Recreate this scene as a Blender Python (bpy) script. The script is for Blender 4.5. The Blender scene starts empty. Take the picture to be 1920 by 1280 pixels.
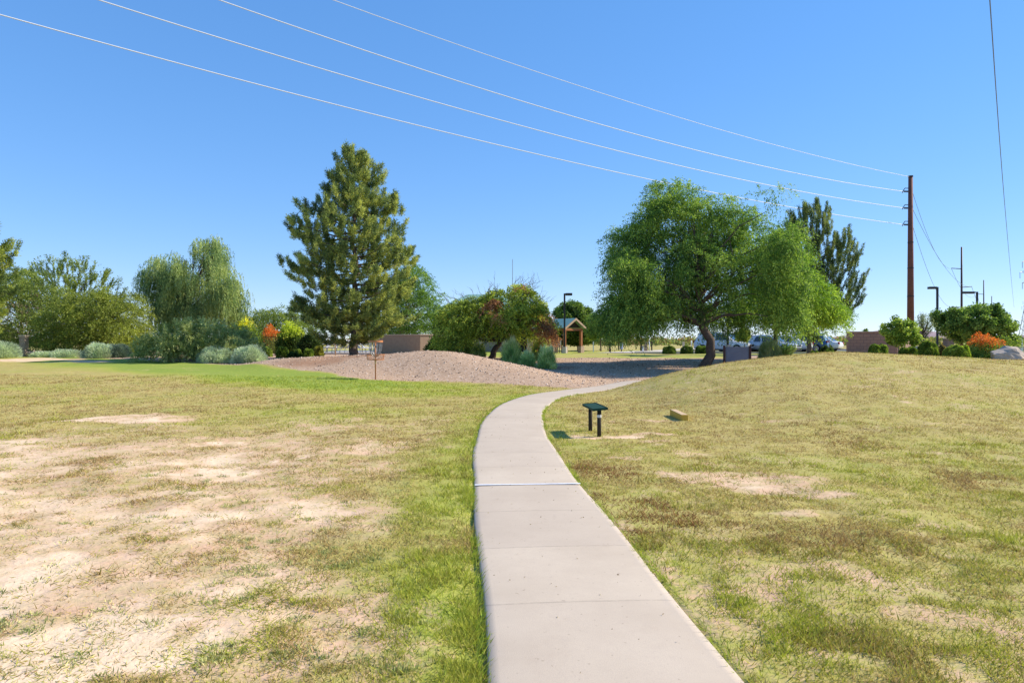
import bpy, bmesh, math, random
import numpy as np
from mathutils import Vector, Matrix
R = math.radians
C = bpy.context.scene.collection
rng = np.random.default_rng(11); random.seed(5)
# ------------------------------------------------------------ camera, sky, sun, exposure
F = 1280.0; EYE = 1.6                       # focal length in photo pixels, eye height
sc = bpy.context.scene
cam = bpy.data.objects.new('camera', bpy.data.cameras.new('camera')); C.objects.link(cam)
cam.location = (0, 0, EYE); cam.rotation_euler = (R(90), 0, 0)
cam.data.sensor_width = 36; cam.data.lens = 36*F/1920; cam.data.clip_end = 20000; cam.data.clip_start = .05
sc.camera = cam
SUN_EL, SUN_AZ = R(37), R(78)               # azimuth clockwise from the view direction (+Y)
w = bpy.data.worlds.new('World'); sc.world = w; w.use_nodes = True
nt = w.node_tree; bg = nt.nodes['Background']
sky = nt.nodes.new('ShaderNodeTexSky'); sky.sky_type = 'NISHITA'; sky.sun_disc = False
sky.sun_elevation = SUN_EL; sky.sun_rotation = SUN_AZ; sky.altitude = 400
sky.air_density = 1.0; sky.dust_density = 0.0; sky.ozone_density = 4.0
gm = nt.nodes.new('ShaderNodeGamma'); gm.inputs[1].default_value = .50
tn = nt.nodes.new('ShaderNodeMix'); tn.data_type = 'RGBA'; tn.blend_type = 'MULTIPLY'; tn.inputs[0].default_value = 1; tn.inputs[7].default_value = (.90, .985, 1.19, 1)
hs = nt.nodes.new('ShaderNodeHueSaturation'); hs.inputs['Saturation'].default_value = 1.40; hs.inputs['Value'].default_value = 2.07
nt.links.new(sky.outputs[0], gm.inputs[0]); nt.links.new(gm.outputs[0], tn.inputs[6]); nt.links.new(tn.outputs[2], hs.inputs['Color']); nt.links.new(hs.outputs[0], bg.inputs[0])
bg.inputs[1].default_value = 0.12
sl = bpy.data.lights.new('sun', 'SUN'); sl.energy = 4.9; sl.angle = R(.53); sl.color = (1, .90, .74)
so = bpy.data.objects.new('sun', sl); C.objects.link(so)
SD = Vector((math.sin(SUN_AZ)*math.cos(SUN_EL), math.cos(SUN_AZ)*math.cos(SUN_EL), math.sin(SUN_EL)))
so.rotation_euler = SD.to_track_quat('Z', 'Y').to_euler(); so.location = (60, 10, 60)
sc.view_settings.view_transform = 'Standard'; sc.view_settings.look = 'None'
sc.view_settings.exposure = 0.6; sc.view_settings.gamma = 1
sc.cycles.max_bounces = 6; sc.cycles.transparent_max_bounces = 8

# ------------------------------------------------------------ helpers
def tag(o, label=None, cat=None, group=None, kind=None):
    if label: o['label'] = label
    if cat: o['category'] = cat
    if group: o['group'] = group
    if kind: o['kind'] = kind
    return o
def empty(name, loc, rz=0, label=None, cat=None, group=None):
    o = bpy.data.objects.new(name, None); C.objects.link(o)
    o.location = loc; o.rotation_euler = (0, 0, rz); o.empty_display_size = .2
    return tag(o, label, cat, group)
def kids(o): return [c for c in bpy.data.objects if c.parent == o]
def copy_tree(o, parent=None, ks=None):
    c = o.copy(); C.objects.link(c)
    if parent: c.parent = parent
    for ch in kids(o):
        if ch != c: copy_tree(ch, c)
    return c
def link_mesh(name, me, m, parent=None, loc=None, smooth=False):
    o = bpy.data.objects.new(name, me); C.objects.link(o)
    me.materials.append(m)
    if parent: o.parent = parent
    if loc is not None: o.location = loc
    if smooth: me.polygons.foreach_set('use_smooth', [True]*len(me.polygons))
    return o
class MB:
    def __init__(s): s.v = []; s.f = []
    def box(s, x0, y0, z0, x1, y1, z1, M=None):
        b = len(s.v); P = [(x0,y0,z0),(x1,y0,z0),(x1,y1,z0),(x0,y1,z0),(x0,y0,z1),(x1,y0,z1),(x1,y1,z1),(x0,y1,z1)]
        s.v += [tuple(M @ Vector(p)) if M else p for p in P]
        s.f += [tuple(b+i for i in q) for q in ((0,3,2,1),(4,5,6,7),(0,1,5,4),(1,2,6,5),(2,3,7,6),(3,0,4,7))]; return s
    def tube(s, pts, rad, n=8, cap=True):
        pts = [Vector(p) for p in pts]
        if not hasattr(rad, '__len__'): rad = [rad]*len(pts)
        b = len(s.v); up = None
        for i, p in enumerate(pts):
            d = (pts[min(i+1, len(pts)-1)]-pts[max(i-1, 0)]).normalized()
            a = Vector((0,0,1)) if abs(d.z) < .9 else Vector((1,0,0))
            u = d.cross(a).normalized() if up is None else (up-d*up.dot(d)).normalized()
            up = u; v = d.cross(u)
            for k in range(n):
                t = 2*math.pi*k/n; s.v.append(tuple(p+(u*math.cos(t)+v*math.sin(t))*rad[i]))
        for i in range(len(pts)-1):
            for k in range(n):
                a0 = b+i*n+k; a1 = b+i*n+(k+1) % n
                s.f.append((a0, a1, a1+n, a0+n))
        if cap:
            s.f.append(tuple(b+k for k in range(n))[::-1]); e = b+(len(pts)-1)*n; s.f.append(tuple(e+k for k in range(n)))
        return s
    def poly(s, pts): b = len(s.v); s.v += [tuple(p) for p in pts]; s.f.append(tuple(range(b, b+len(pts)))); return s
    def prism(s, poly, a, b_, axis='y'):
        n = len(poly); b = len(s.v)
        mk = {'y': lambda p, t: (p[0], t, p[1]), 'x': lambda p, t: (t, p[0], p[1]), 'z': lambda p, t: (p[0], p[1], t)}[axis]
        s.v += [mk(p, a) for p in poly]+[mk(p, b_) for p in poly]
        s.f += [tuple(b+i for i in range(n))[::-1], tuple(b+n+i for i in range(n))]
        s.f += [(b+i, b+(i+1) % n, b+n+(i+1) % n, b+n+i) for i in range(n)]; return s
    def build(s, name, m, parent=None, loc=None, smooth=False, bevel=0):
        me = bpy.data.meshes.new(name); me.from_pydata(s.v, [], s.f)
        bm = bmesh.new(); bm.from_mesh(me); bmesh.ops.recalc_face_normals(bm, faces=bm.faces)
        if bevel: bmesh.ops.bevel(bm, geom=list(bm.edges), offset=bevel, segments=2, affect='EDGES', profile=.5)
        bm.to_mesh(me); bm.free()
        return link_mesh(name, me, m, parent, loc, smooth)

# numpy value noise
def vnoise(x, y, scale, seed, octs=3):
    out = np.zeros_like(x, dtype=float); amp = 1.; tot = 0
    for o in range(octs):
        g = np.random.default_rng(seed+o).random((256, 256))
        u = x/scale*(2**o)+37.3*o; v = y/scale*(2**o)+11.7*o
        i = np.floor(u).astype(int); j = np.floor(v).astype(int); fu = u-i; fv = v-j
        fu = fu*fu*(3-2*fu); fv = fv*fv*(3-2*fv); i &= 255; j &= 255; i1 = (i+1) & 255; j1 = (j+1) & 255
        out += amp*((g[i,j]*(1-fu)+g[i1,j]*fu)*(1-fv)+(g[i,j1]*(1-fu)+g[i1,j1]*fu)*fv); tot += amp; amp *= .55
    return out/tot
def ss(a, b, t): t = np.clip((t-a)/(b-a), 0, 1); return t*t*(3-2*t)

# ------------------------------------------------------------ terrain height
gx = np.arange(-70, 70.01, .25); gy = np.arange(-10, 75.01, .25)
GX, GY = np.meshgrid(gx, gy, indexing='ij')
def raw_height(X, Y):
    left = .66*ss(12, 41, Y); cen = .66*ss(26, 40, Y)
    wl = ss(-1.5, -9, X)
    z = cen*(1-wl)+left*wl
    # gravel mound
    px = np.array([470, 560, 620, 680, 740, 800, 850, 880, 900, 940, 1000, 1060, 1100, 1135.])
    py = np.array([676, 670, 668, 664.5, 660.5, 657.5, 659.5, 665, 669, 677, 690, 704, 714, 724.])
    yg = np.interp(px, [470, 900, 1135], [32, 29, 26.5])
    xs = (px-960)/F*yg; zs = EYE-(py-640)/F*yg
    Yg = np.interp(X, xs, yg); Zg = np.interp(X, xs, zs, left=0, right=0)
    fade = ss(-14, -10.5, X)
    front = ss(-4.4, 0, Y-Yg); back = ss(6.5, 0.3, Y-Yg)
    zg = z+(np.maximum(Zg-z, 0))*front*back*fade
    # grassy mound on the right
    P = np.array([[2.6,0],[3.2,.04],[3.8,.17],[4.6,.40],[5.7,.64],[7,.86],[8.8,1.03],[11.2,1.20],[14.5,1.12],[18,.93],[25,.86],[45,.78],[70,.7]])
    Yc = np.interp(X, [2.6, 6, 11, 18, 40], [21.6, 22, 24, 25, 27])
    Zr = np.interp(X, P[:,0], P[:,1], left=0)
    fr = ss(-13, 0, Y-Yc)
    bk = ss(1, 0, (Y-Yc-.5)/np.interp(X, [3, 6, 9, 13], [2.2, 3.0, 5.0, 8.5]))
    base2 = np.where(Y > Yc, z, z*0)
    zr = base2+(np.maximum(Zr-base2, 0))*fr*bk
    return np.maximum(np.maximum(zg, zr), z)
HG = raw_height(GX, GY)
def blur(A, n):
    for _ in range(n):
        B = np.pad(A, 1, mode='edge')
        A = (B[:-2,1:-1]+B[2:,1:-1]+B[1:-1,:-2]+B[1:-1,2:]+2*B[1:-1,1:-1])/6
    return A
HG = blur(HG, 5)
HG += (vnoise(GX, GY, 3.0, 91, 3)-.5)*.13*ss(1, 6, np.abs(GX-.4)+.0*GY)+(vnoise(GX, GY, .9, 95, 3)-.5)*.07*ss(.6, 2.5, np.abs(GX-.4))
def H(x, y):
    x = np.asarray(x, float); y = np.asarray(y, float)
    u = np.clip((x-gx[0])/.25, 0, len(gx)-1.001); v = np.clip((y-gy[0])/.25, 0, len(gy)-1.001)
    i = u.astype(int); j = v.astype(int); fu = u-i; fv = v-j
    return (HG[i,j]*(1-fu)+HG[i+1,j]*fu)*(1-fv)+(HG[i,j+1]*(1-fu)+HG[i+1,j+1]*fu)*fv
_Y = np.concatenate([np.arange(1.5, 60, .02), np.geomspace(60, 3000, 4000)])
def at(px, py):                              # first ground point seen at a photo pixel
    X = (px-960)/F*_Y; Z = EYE-(py-640)/F*_Y
    k = np.argmax(Z <= H(X, _Y)); y = _Y[k]
    return Vector(((px-960)/F*y, y, float(H((px-960)/F*y, y))))
def on(px, d): x = (px-960)/F*d; return Vector((x, d, float(H(x, d))))   # ground point at a given distance
def zat(py, d): return EYE-(py-640)/F*d

# path centre line (plan)
pc = np.array([[.62,-6],[.6,0],[.56,2],[.49,3.2],[.36,5],[.165,7.53],[.02,10.24],[-.02,13.2],[.13,16],[.55,18.6],[1.25,20.7],[2.4,22.25],[4.0,23.3],[6.2,25.0],[9,26.6],[12.5,28.0],[17,29.2],[24,30.2]])
def chaikin(p, n=3):
    for _ in range(n):
        q = [p[0]]
        for a, b in zip(p[:-1], p[1:]): q += [.75*a+.25*b, .25*a+.75*b]
        p = np.array(q+[p[-1]])
    return p
pcs = chaikin(pc, 3); PW = .6
seg = np.linalg.norm(np.diff(pcs, axis=0), axis=1); arc = np.concatenate([[0], np.cumsum(seg)])
arcn = np.arange(0, arc[-1], .12)
PX = np.interp(arcn, arc, pcs[:,0]); PY = np.interp(arcn, arc, pcs[:,1])
TX = np.gradient(PX); TY = np.gradient(PY); tl = np.hypot(TX, TY); TX /= tl; TY /= tl
def path_dist(x, y):                         # signed distance to the centre line (+ = right side)
    x = np.asarray(x, float).ravel(); y = np.asarray(y, float).ravel(); out = np.empty_like(x)
    for s in range(0, len(x), 20000):
        dx = x[s:s+20000,None]-PX[None]; dy = y[s:s+20000,None]-PY[None]
        k = np.argmin(dx*dx+dy*dy, axis=1); r = np.arange(len(k))
        out[s:s+20000] = dx[r,k]*TY[k]-dy[r,k]*TX[k]
        sg = np.sign(out[s:s+20000]); out[s:s+20000] = sg*np.sqrt(dx[r,k]**2+dy[r,k]**2)
    return out

# ------------------------------------------------------------ ground cover maps (plan)
def inpoly(x, y, poly):
    c = np.zeros(x.shape, bool); n = len(poly)
    for i in range(n):
        x0, y0 = poly[i]; x1, y1 = poly[(i+1) % n]
        m = ((y0 > y) != (y1 > y)) & (x < (x1-x0)*(y-y0)/((y1-y0) or 1e-9)+x0); c ^= m
    return c
def P2(px, py): p = at(px, py); return (p.x, p.y)
edgeL = [(-400,40),(-60,40)]+[P2(a, b) for a, b in [(2,669),(110,669.5),(250,673),(380,681),(440,684),(520,688.5),(600,697),(650,706),(700,712),(800,714.5),(900,717.5),(1000,723),(1060,727)]]+[(2.0,23.1),(3.2,23.8),(6,25.6),(9,27),(14,27.4),(18,27.6),(30,29.5),(60,31),(400,34)]
gravel_poly = edgeL+[(400,75),(60,75),(58,46),(15,46),(14,40),(-1,39.6),(-2,46),(-9,62),(-60,75),(-400,75)]
def emask(x, y, spots):
    m = np.zeros(x.shape)
    for px, py, rx, ry, st in spots:
        p = at(px, py); a = rx/F*p.y; q = at(px, py+ry*.9); b = max(abs(p.y-q.y)*1.0, .12)
        m = np.maximum(m, st*np.clip(1.6-((x-p.x)/a)**2-((y-p.y)/b)**2, 0, 1))
    return m
bare_spots = [(1116,816,20,5,.72),(230,787,110,10,1),(410,832,60,7,1),(380,890,130,20,1),(570,858,40,7,.9),(700,873,40,5,.6),(40,1070,120,60,1.1),(190,1210,260,90,1.15),(60,885,90,14,.9),(60,674,90,4,1),(160,677,60,3,.8),
              (1340,892,100,14,.72),(1440,905,110,20,.74),(1540,925,60,14,.68),(1500,968,50,8,.8),(1205,816,60,4,.95),(1215,791,40,3,.8),(1235,830,30,4,.7),(1172,860,28,4,.6),(1760,1150,120,26,.7),(1900,1180,100,30,.66),(1610,720,24,2,.6),(1840,697,34,2,.7),(1690,748,20,2,.6),(1560,1060,60,20,.6),(1650,800,50,3,.5),(1800,800,60,3,.5),(1480,790,60,3,.45),
              (660,1000,90,30,.6),(560,1100,100,40,.7),(720,1180,70,26,.6),(480,960,160,40,.7),(1290,850,50,6,.5),(1420,700,60,3,.35)]
def cover(x, y):
    """gravel, bare, lush masks in plan"""
    n1 = vnoise(x, y, 1.3, 3, 4); n2 = vnoise(x, y, .45, 17, 3); n3 = vnoise(x, y, 5, 29, 3); n4 = vnoise(x, y, .16, 41, 2)
    pd = path_dist(x, y).reshape(x.shape)
    xx = x+(n2-.5)*.5; yy = y+(n1-.5)*.5
    grav = inpoly(xx, yy, gravel_poly).astype(float)
    far = (y > 75); grav = np.where(far, 0, grav)
    left = ss(.1, -.2, pd)
    near = ss(17, 8, y)
    strip = ss(2.3, .95, -pd+(n1-.5)*1.4)              # living grass beside the path
    bare = left*near*(.84-.62*strip)*1.0+ (1-left)*(.17+.10*ss(10, 4, y)) + left*(1-near)*.08
    bare += (n1-.5)*.95*(.55+.45*near)+(n2-.5)*.6+(n3-.5)*.35*(1-near)+(n4-.5)*.3
    sw = np.clip(y*.05, .15, 1); bare = np.maximum(bare, emask(x+(n2-.5)*1.6*sw+(n4-.5)*.6*sw, y+(n1-.5)*2.2*sw+(n2-.5)*1.2*sw, bare_spots)*(.2+.75*n2+.55*n4+.35*n1))
    bare = np.clip(bare, 0, 1.15)
    lush = .31+(n3-.5)*1.2+(n1-.5)*.9+(n2-.5)*.4
    lush += .48*ss(1.7, .75, np.abs(pd)+(n1-.5)*.8)*(y < 21)*np.where(pd < 0, 1, .6)
    # greener band along the far edge of the left lawn
    ye = np.interp(x, [p[0] for p in edgeL], [p[1] for p in edgeL])
    lush += (1.5*ss(7.5, 2.5, ye-y)*ss(-31, -22, x)*(.35+.65*ss(-2.5, -7, x))*ss(2.5, -1.5, x)*ss(-.3,.6,ye-y))
    lush -= .38*ss(.5, 3, x)*ss(12, 20, y)             # drier slope
    lush += .3*ss(10, 16, x)*ss(9, 13, y)*ss(24, 16, y)
    lush += .8*((y > 40) & (y < 75) & (grav < .5))
    return grav, bare, np.clip(lush, 0, 1.3), pd, n4

def axis(parts):
    a = []
    for lo, hi, st in parts: a += list(np.arange(lo, hi, st))
    return np.array(a)
ya = np.concatenate([axis([(-14,1.6,.8),(1.6,10,.055),(10,20,.1),(20,46,.16),(46,76,.8)]), np.geomspace(76, 6000, 40)])
xp = np.concatenate([axis([(0,5,.06),(5,12,.14),(12,34,.3),(34,70,1.2)]), np.geomspace(70, 6000, 34)])
xa = np.concatenate([-xp[:0:-1], xp])
AX, AY = np.meshgrid(xa, ya, indexing='ij')
AZ = H(AX, AY)
grav, bare, lush, pd, n4 = cover(AX, AY)
nfine = (vnoise(AX, AY, .3, 77, 3)-.5)
AZ = AZ+nfine*.035*ss(25, 6, AY)*(AY > 0)-.05*ss(PW+.0, PW-.06, np.abs(pd))*(AY < 54)
AZ = AZ-.03*ss(PW+.22, PW+.02, -pd)*(pd < 0)*ss(8, 5, AY)
nx, ny = AX.shape
me = bpy.data.meshes.new('ground')
me.vertices.add(nx*ny); me.vertices.foreach_set('co', np.stack([AX, AY, AZ], -1).ravel())
I = np.arange(nx*ny).reshape(nx, ny)
Q = np.stack([I[:-1,:-1], I[1:,:-1], I[1:,1:], I[:-1,1:]], -1).reshape(-1, 4)
def fill(me, Q):
    k = Q.shape[1]
    me.loops.add(Q.size); me.loops.foreach_set('vertex_index', Q.ravel().astype(np.int32))
    me.polygons.add(len(Q)); me.polygons.foreach_set('loop_start', np.arange(0, Q.size, k, dtype=np.int32))
    me.polygons.foreach_set('loop_total', np.full(len(Q), k, dtype=np.int32)); me.update(calc_edges=True)
fill(me, Q)
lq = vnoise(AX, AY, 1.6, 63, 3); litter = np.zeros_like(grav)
for px_, d_, rx_, ry_ in ((540, 36, 3.4, 3.4), (590, 33.5, 2.6, 2.6), (640, 35, 3.8, 6), (690, 31.5, 1.8, 2.2), (916, 37, 2.6, 2.2), (1020, 33, 1.6, 1.2)):  # brown litter; the leftmost spots also put the pine's shade into the gravel colour
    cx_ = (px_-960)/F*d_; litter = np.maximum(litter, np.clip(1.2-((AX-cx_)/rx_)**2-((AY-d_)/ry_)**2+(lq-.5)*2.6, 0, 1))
at_ = me.attributes.new('cover', 'FLOAT_COLOR', 'POINT')
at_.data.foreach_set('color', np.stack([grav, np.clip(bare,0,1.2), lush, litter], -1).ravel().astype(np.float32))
me.polygons.foreach_set('use_smooth', np.ones(len(Q), bool))

# ------------------------------------------------------------ materials
def new_mat(name):
    m = bpy.data.materials.new(name); m.use_nodes = True; return m, m.node_tree, m.node_tree.nodes['Principled BSDF']
def N(t, typ, **k):
    n = t.nodes.new(typ)
    for a, b in k.items(): setattr(n, a, b)
    return n
def mixc(t, fac, a, b, mode='MIX'):
    n = N(t, 'ShaderNodeMix', data_type='RGBA', blend_type=mode)
    for s, v in ((0, fac), (6, a), (7, b)):
        if hasattr(v, 'node'): t.links.new(v, n.inputs[s])
        elif s == 0: n.inputs[0].default_value = v
        else: n.inputs[s].default_value = (*v, 1) if len(v) == 3 else v
    return n.outputs[2]
def noise(t, scale, detail=4, rough=.6, vec=None):
    n = N(t, 'ShaderNodeTexNoise'); n.inputs['Scale'].default_value = scale; n.inputs['Detail'].default_value = detail; n.inputs['Roughness'].default_value = rough
    if vec is not None: t.links.new(vec, n.inputs['Vector'])
    return n.outputs['Fac']
def mrange(t, v, a, b, c=0, d=1):
    n = N(t, 'ShaderNodeMapRange'); t.links.new(v, n.inputs[0])
    for i, x in enumerate((a, b, c, d)): n.inputs[i+1].default_value = x
    return n.outputs[0]
def mth(t, op, a, b=None):
    n = N(t, 'ShaderNodeMath', operation=op)
    for i, v in enumerate((a, b)):
        if v is None: continue
        if hasattr(v, 'node'): t.links.new(v, n.inputs[i])
        else: n.inputs[i].default_value = v
    return n.outputs[0]
def pos(t): return N(t, 'ShaderNodeTexCoord').outputs['Object']
def bump(t, bsdf, h, strength=.3, dist=.02):
    n = N(t, 'ShaderNodeBump'); n.inputs['Strength'].default_value = strength; n.inputs['Distance'].default_value = dist
    t.links.new(h, n.inputs['Height']); t.links.new(n.outputs[0], bsdf.inputs['Normal'])
def mat(name, c1, c2=None, scale=8, rough=.7, metal=0, bumps=0, spec=.3, coat=0):
    m, t, b = new_mat(name); b.inputs['Roughness'].default_value = rough; b.inputs['Metallic'].default_value = metal
    b.inputs['Specular IOR Level'].default_value = spec; b.inputs['Coat Weight'].default_value = coat
    c2 = c2 or tuple(x*.78 for x in c1)
    n = noise(t, scale, 5, .65, pos(t)); t.links.new(mixc(t, mrange(t, n, .3, .7), c1, c2), b.inputs['Base Color'])
    if bumps: bump(t, b, n, bumps, .02)
    return m
def ground_mat():
    m, t, b = new_mat('ground'); b.inputs['Roughness'].default_value = .95; b.inputs['Specular IOR Level'].default_value = .1
    a = N(t, 'ShaderNodeAttribute', attribute_name='cover'); sep = N(t, 'ShaderNodeSeparateColor'); t.links.new(a.outputs['Color'], sep.inputs[0])
    g, br, lu = sep.outputs[0], sep.outputs[1], sep.outputs[2]; p = pos(t)
    nA = noise(t, 1.2, 6, .65, p); nB = noise(t, 9, 6, .7, p); nC = noise(t, 45, 3, .7, p); nD = noise(t, 3.2, 5, .7, p)
    soil = mixc(t, mrange(t, nA, .35, .65), (.68,.46,.31), (.54,.345,.22))
    soil = mixc(t, mrange(t, nB, .5, .75, 0, .45), soil, (.38,.26,.16))
    soil = mixc(t, mrange(t, br, .75, 1.1), soil, (.77,.575,.405))
    soil = mixc(t, mrange(t, nC, .6, .8, 0, .5), soil, (.25,.18,.13))
    dry = mixc(t, mrange(t, nB, .35, .65), (.50,.42,.13), (.34,.27,.09))
    dry = mixc(t, mrange(t, nD, .45, .7, 0, .6), dry, (.50,.40,.20))
    lit = mth(t, 'MULTIPLY', mrange(t, noise(t, 4, 8, .8, p), .42, .58, 0, .9), mrange(t, br, .55, 1.05, 1, .25))
    soil = mixc(t, lit, soil, mixc(t, mrange(t, nC, .4, .6), (.47,.40,.17), (.33,.30,.12)))
    grn = mixc(t, mrange(t, nB, .35, .7), (.25,.31,.05), (.44,.43,.08))
    gr = mixc(t, mrange(t, lu, .25, 1.0), dry, grn); gr = mixc(t, mrange(t, lu, 1.0, 1.35, 0, .55), gr, (.15,.27,.04))
    gr = mixc(t, mrange(t, nC, .5, .75, 0, .55), gr, (.12,.12,.04))
    nE = noise(t, .55, 5, .7, p); nF = noise(t, 1.9, 7, .72, p)
    gr = mixc(t, mth(t, 'MULTIPLY', mrange(t, nF, .53, .68, 0, .36), mrange(t, lu, .9, .2, .1, 1)), gr, (.30,.20,.11))
    gr = mixc(t, mrange(t, nE, .52, .68, 0, .55), gr, (.30,.33,.075))
    gr = mixc(t, mrange(t, noise(t, 24, 5, .75, p), .52, .68, 0, .4), gr, (.15,.14,.05))
    f = mth(t, 'ADD', br, mth(t, 'MULTIPLY', mth(t, 'SUBTRACT', nB, .5), 1.1))
    f = mth(t, 'ADD', f, mth(t, 'MULTIPLY', mth(t, 'SUBTRACT', nC, .5), .5))
    lawn = mixc(t, mrange(t, f, .30, .62), gr, soil)
    vo = N(t, 'ShaderNodeTexVoronoi'); vo.inputs['Scale'].default_value = 20; t.links.new(p, vo.inputs['Vector'])
    sv = N(t, 'ShaderNodeSeparateColor'); t.links.new(vo.outputs['Color'], sv.inputs[0])
    gv = mixc(t, sv.outputs[0], (.52,.365,.25), (.33,.22,.145))
    gv = mixc(t, mrange(t, nA, .45, .7, 0, .6), gv, (.40,.27,.18))
    gv = mixc(t, mrange(t, sv.outputs[1], .8, 1, 0, .7), gv, (.60,.49,.40))
    gv = mixc(t, mth(t, 'MULTIPLY', a.outputs['Alpha'], mrange(t, nB, .3, .6, .4, 1)), gv, (.30,.165,.095))  # browns gravel under litter, and at left where pine shade is painted in
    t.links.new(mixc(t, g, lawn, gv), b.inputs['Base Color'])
    hh = mth(t, 'ADD', mth(t, 'MULTIPLY', nB, .7), mth(t, 'ADD', mth(t, 'MULTIPLY', nC, .4), mth(t, 'MULTIPLY', vo.outputs['Distance'], .3)))
    bump(t, b, hh, .55, .022)
    return m
ground = link_mesh('ground', me, ground_mat()); tag(ground, kind='structure')

def leaf_mat(name, trans=.35, rough=.6):
    m, t, b = new_mat(name)
    a = N(t, 'ShaderNodeAttribute', attribute_name='Col')
    b.inputs['Roughness'].default_value = rough; b.inputs['Specular IOR Level'].default_value = .18
    t.links.new(a.outputs['Color'], b.inputs['Base Color'])
    tr = N(t, 'ShaderNodeBsdfTranslucent'); t.links.new(mixc(t, 1, a.outputs['Color'], (1.25,1.3,.8), 'MULTIPLY'), tr.inputs[0])
    mx = N(t, 'ShaderNodeMixShader'); mx.inputs[0].default_value = trans
    t.links.new(b.outputs[0], mx.inputs[1]); t.links.new(tr.outputs[0], mx.inputs[2])
    t.links.new(mx.outputs[0], t.nodes['Material Output'].inputs['Surface']); return m
LEAF = leaf_mat('leaves', .4); NEEDLE = leaf_mat('needles', .36, .65); BLADE = leaf_mat('grass_blades', .3, .7)
M = dict(
 bark=mat('bark', (.14,.10,.075), (.06,.045,.035), 9, .9, bumps=.8), barkpine=mat('pine_bark', (.20,.15,.12), (.08,.06,.05), 7, .9, bumps=.9),
 barkpale=mat('pale_bark', (.32,.26,.17), (.17,.14,.09), 7, .9, bumps=.5), steel_rust=mat('weathering_steel', (.20,.075,.05), (.13,.05,.04), 1.2, .8),
 steel_grey=mat('galvanised_steel', (.33,.35,.37), (.25,.26,.28), 3, .55, .3), dark_metal=mat('dark_bronze_metal', (.05,.045,.045), (.035,.03,.03), 5, .5, .2),
 green_metal=mat('green_coated_metal', (.02,.065,.045), (.012,.045,.032), 12, .75, spec=.12), orange=mat('orange_paint', (.50,.21,.085), (.36,.14,.06), 20, .5),
 chain=mat('galvanised_chain', (.35,.36,.38), (.2,.2,.22), 40, .45, .5), white=mat('white_paint', (.78,.78,.77), (.65,.65,.64), 9, .5),
 tape=mat('silver_tape', (.72,.72,.70), (.5,.5,.5), 60, .4), wood_post=mat('stained_post', (.045,.035,.02), (.025,.02,.012), 20, .8),
 yellow=mat('yellow_paint', (.68,.42,.05), (.5,.3,.05), 30, .6), plank=mat('weathered_timber', (.62,.45,.28), (.45,.31,.18), 16, .8, bumps=.3),
 stucco=mat('tan_stucco', (.42,.31,.21), (.35,.25,.17), 6, .9, bumps=.2), stucco2=mat('pale_stucco', (.58,.49,.36), (.5,.41,.3), 4, .9, bumps=.2),
 teal=mat('green_metal_roof', (.24,.40,.33), (.19,.33,.27), 2, .4, .1), redwood=mat('orange_stained_beam', (.34,.135,.045), (.22,.08,.03), 7, .6),
 stone=mat('stacked_stone', (.50,.38,.27), (.26,.18,.13), 7, .9, bumps=.8), dark=mat('dark_opening', (.02,.02,.02), None, 5, .8),
 rock=mat('granite_boulder', (.60,.47,.36), (.27,.24,.22), 2.2, .9, bumps=1), slab=mat('grey_slab', (.21,.22,.26), (.16,.17,.21), 3, .6),
 brownpost=mat('brown_steel_post', (.085,.04,.035), (.055,.028,.025), 5, .6), asphalt=mat('asphalt', (.075,.078,.085), (.055,.057,.062), 1.2, .9),
 concrete=mat('pale_concrete', (.55,.49,.43), (.47,.42,.37), 2, .85), glass=mat('car_glass', (.02,.03,.035), (.015,.02,.025), 1, .05, 0, spec=.8),
 tyre=mat('tyre_rubber', (.02,.02,.02), None, 30, .9), rim=mat('alloy_rim', (.45,.46,.48), None, 30, .3, .8), lens=mat('lamp_lens', (.75,.77,.8), None, 30, .1),
 tail=mat('tail_light', (.35,.01,.01), None, 30, .2), bumper=mat('dark_plastic', (.03,.03,.03), None, 30, .6), hill=mat('far_rock', (.30,.22,.24), (.24,.18,.19), .01, 1),
 wire=mat('aluminium_conductor', (.74,.76,.78), (.7,.72,.74), 1, .45, 0), wiredark=mat('dark_cable', (.16,.2,.26), (.14,.18,.24), 1, .6),
 insul=mat('grey_insulator', (.16,.17,.2), (.1,.1,.12), 3, .5), sling=mat('white_sling', (.72,.74,.80), (.6,.62,.7), 20, .7), canvas=mat('tan_canvas', (.42,.25,.12), (.3,.18,.09), 9, .9),
 redtile=mat('red_paint', (.45,.13,.07), (.35,.1,.06), 6, .7))
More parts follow.
